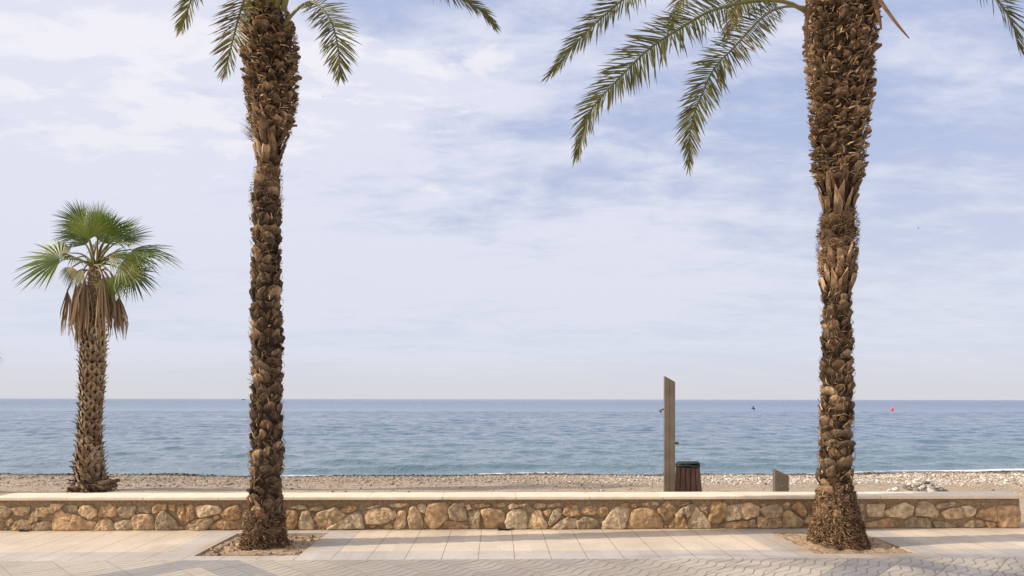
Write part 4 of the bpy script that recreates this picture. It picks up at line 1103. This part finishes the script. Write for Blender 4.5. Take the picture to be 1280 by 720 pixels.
bp = at(304, 500.2, 1500); bp.z = -1.2
bo = empty('motor_boat', bp); tag(bo, 'tiny dark boat on the horizon just left of the left date palm', 'boat')
mb = MB(); vs = []
for x, w, z0_, z1_ in ((-4, .9, .1, 1.0), (-2, 1.3, 0, 1.0), (1.5, 1.3, 0, 1.15), (4.4, .1, .4, 1.5)):
    vs += [bp+Vector((x, -w, z1_)), bp+Vector((x, -w*.5, z0_-.3)), bp+Vector((x, w*.5, z0_-.3)), bp+Vector((x, w, z1_))]
mb.add(vs, [(k*4+i, k*4+(i+1) % 4, k*4+4+(i+1) % 4, k*4+4+i) for k in range(3) for i in range(4)]+[(3, 2, 1, 0), (12, 13, 14, 15)], (.10, .11, .14), False)
mb.build('hull', M_plain, bo, bp)
mb = MB(); box(mb, bp.x-1.6, bp.x+.9, bp.y-.8, bp.y+.8, bp.z+.9, bp.z+2.3, (.16, .17, .2), .15); mb.build('cabin', M_plain, bo, bp)

def bird(px_, py_, D, span, roll, label, colr):
    p = at(px_, py_, D); mb = MB()
    tube(mb, [p+Vector((-.3*span, 0, 0)), p+Vector((-.12*span, 0, .01)), p+Vector((.1*span, 0, 0)), p+Vector((.3*span, 0, .0))], [.01*span, .07*span, .065*span, .01*span], 6, colr)
    o = mb.build('bird', M_plain, None, p); tag(o, label, 'bird', 'birds in the air')
    for s in (-1, 1):
        w = MB(); c, sn = math.cos(roll), math.sin(roll)
        pts = [(.1, 0, 0), (-.1, 0, 0), (-.08, s*.25, .14), (-.16, s*.5, .08), (.04, s*.3, .17)]
        V = [p+Vector((x*span, y*span*c-z*span*sn, y*span*sn+z*span*c)) for x, y, z in pts]
        w.add(V, [(0, 1, 2, 4), (4, 2, 3)], colr, False)
        wo = w.build('wing', M_plain, o, p)
bird(942, 511, 45, .5, .75, 'dark bird flying low over the sea beside the foot wash post and shower', (.012, .012, .014))
bird(404, 120.5, 60, .22, .5, 'tiny bird in the sky right of the upper trunk of the left date palm', (.10, .10, .12))
bird(548, 208, 60, .2, .4, 'tiny bird in the sky over the middle left, below the small clouds', (.14, .14, .16))
bird(1148, 285.5, 55, .26, .7, 'tiny bird in the sky right of the right date palm', (.05, .05, .06))
bird(940, 370.5, 70, .22, .3, 'left bird of the pair in the sky left of the right date palm', (.12, .12, .14))
bird(962, 373.5, 70, .22, .5, 'right bird of the pair in the sky left of the right date palm', (.12, .12, .14))

def litter(px_, py_, n, sp, label, z=0.):
    p = ground(px_, py_, z); p.y = min(p.y, YW-.07); mb = MB()
    for k in range(n):
        a = rnd.uniform(0, 6.28); x, y = p.x+rnd.gauss(0, sp), p.y+rnd.gauss(0, .02); s = rnd.uniform(.015, .035); h = rnd.uniform(.004, .03)
        d = Vector((math.cos(a), math.sin(a), 0))*s; e = Vector((-math.sin(a), math.cos(a), 0))*s*.4
        c0 = Vector((x, y, z+.002))
        mb.add([c0-d, c0-e+Vector((0, 0, h)), c0+d+Vector((0, 0, h*.6)), c0+e], [(0, 1, 2, 3)], cmul((.06, .045, .04), rnd.uniform(.5, 1.6)), False)
    o = mb.build('dry_leaves', M_dead, None, p); return tag(o, label, 'dry leaves')
litter(631, 659, 34, .045, 'clump of dark dry leaves at the foot of the wall, near the middle')
litter(34, 663, 20, .035, 'few dark dry leaves at the foot of the wall near its left end')
sp = ground(1050, 687, .0); mb = MB(); rock(mb, (sp.x, sp.y, .012), .03, rnd, (.02, .018, .017), (1.3, .8, .55))
tag(mb.build('stone', M_pebble, None, (sp.x, sp.y, 0)), 'small black stone on the soil before the right date palm', 'stone')

# ------------------------------------------------------------------ light
EL, AZ = R_(27), R_(6.4)
sd = Vector((math.cos(EL)*math.cos(AZ), math.cos(EL)*math.sin(AZ), -math.sin(EL)))   # direction light travels
ld = bpy.data.lights.new('sun', 'SUN'); ld.energy = 5.0; ld.angle = R_(.6); ld.color = (1., .885, .73)
lo = bpy.data.objects.new('sun', ld); col.objects.link(lo); lo.rotation_euler = sd.to_track_quat('-Z', 'Y').to_euler()
w = bpy.data.worlds.new('World'); scene.world = w; w.use_nodes = True
nt = w.node_tree; nt.nodes.clear()
out = nt.nodes.new('ShaderNodeOutputWorld'); bg = nt.nodes.new('ShaderNodeBackground'); nt.links.new(bg.outputs[0], out.inputs[0])
sky = nt.nodes.new('ShaderNodeTexSky'); sky.sky_type = 'NISHITA'; sky.sun_disc = False; sky.sun_elevation = EL
sky.sun_rotation = math.atan2(-sd.x, -sd.y); sky.dust_density = 2.; sky.altitude = 5
STR = .1
bg.inputs['Strength'].default_value = STR
g = coords(nt, 'Generated'); x, y, z = sep(nt, g)
zc = z.max(.0)
den = zc+.16
pv = comb(nt, x/den, y/den, 0.)
def lin(r, g_, b): return tuple((((c/255+.055)/1.055)**2.4)/STR for c in (r, g_, b))
base = mix(nt, .55, sky.outputs[0], lin(196, 206, 238))
base = mix(nt, .55, base, lin(182, 198, 237))
lr = x.smooth(-.75, .75)                      # whiter to the left, bluer to the right
# thin high veil: long soft streaks
v1 = noise_n(nt, mapv(nt, pv, (.55, 1.0, 1), (0, 0, R_(28)), (3.1, 1.7, 0)), 1.0, 6, .58, .6)
v4 = noise_n(nt, mapv(nt, pv, (.5, 1.6, 1), (0, 0, R_(-20)), (5.1, .7, 0)), 2.2, 6, .6, .5)
def blob(cx, cy, r0, r1):
    a = x/den-cx; b = y/den-cy
    return ((a*a+b*b).op('SQRT')).smooth(r1, r0)
wv_ = blob(.05, 2.7, .2, 1.5)
v5 = noise_n(nt, mapv(nt, pv, (1., 1.5, 1), (0, 0, R_(15)), (2.2, 6.1, 0)), 5.5, 6, .62, .4)
veil = (v1+v4*.55-lr*.17+(v5-.5)*.6+wv_*.19).smooth(.42, .82)
c = mix(nt, veil*.9, base, lin(231, 232, 246))
# small broken puffs
v2 = noise_n(nt, mapv(nt, pv, (1.0, 1.7, 1), (0, 0, R_(-12)), (7.3, 4.2, 0)), 4.6, 7, .6, .3)
area = blob(-.80, 1.42, .25, .75).max(blob(-.17, 1.55, .02, .40)*.72).max(blob(-.17, 2.05, .02, .2)*.45)
puff = (v2+area*.17).smooth(.60, .74)*area.smooth(.0, .5)
c = mix(nt, puff*.72, c, lin(246, 244, 250))
# haze toward the horizon
hz = zc.smooth(.0, .44)
c = mix(nt, (1-hz)*.85, c, lin(220, 224, 236))
hz2 = zc.smooth(.0, .075)
c = mix(nt, (1-hz2)*.8, c, lin(214, 213, 217))
dn = nt.nodes.new('ShaderNodeVectorMath'); dn.operation = 'DOT_PRODUCT'; nt.links.new(g, dn.inputs[0]); dn.inputs[1].default_value = (-sd.x, -sd.y, -sd.z)
glow = X(nt, dn.outputs['Value']).smooth(.66, 1.)
c = mix(nt, glow*.8, c, tuple(q*k for q, k in zip(lin(255, 238, 212), (1.9, 1.8, 1.7))))
back = (y*-1).smooth(.0, .7)
c = mix(nt, back*.45, c, lin(236, 224, 208))
nt.links.new(c, bg.inputs[0])

scene.view_settings.view_transform = 'Standard'; scene.view_settings.look = 'None'; scene.view_settings.exposure = 0
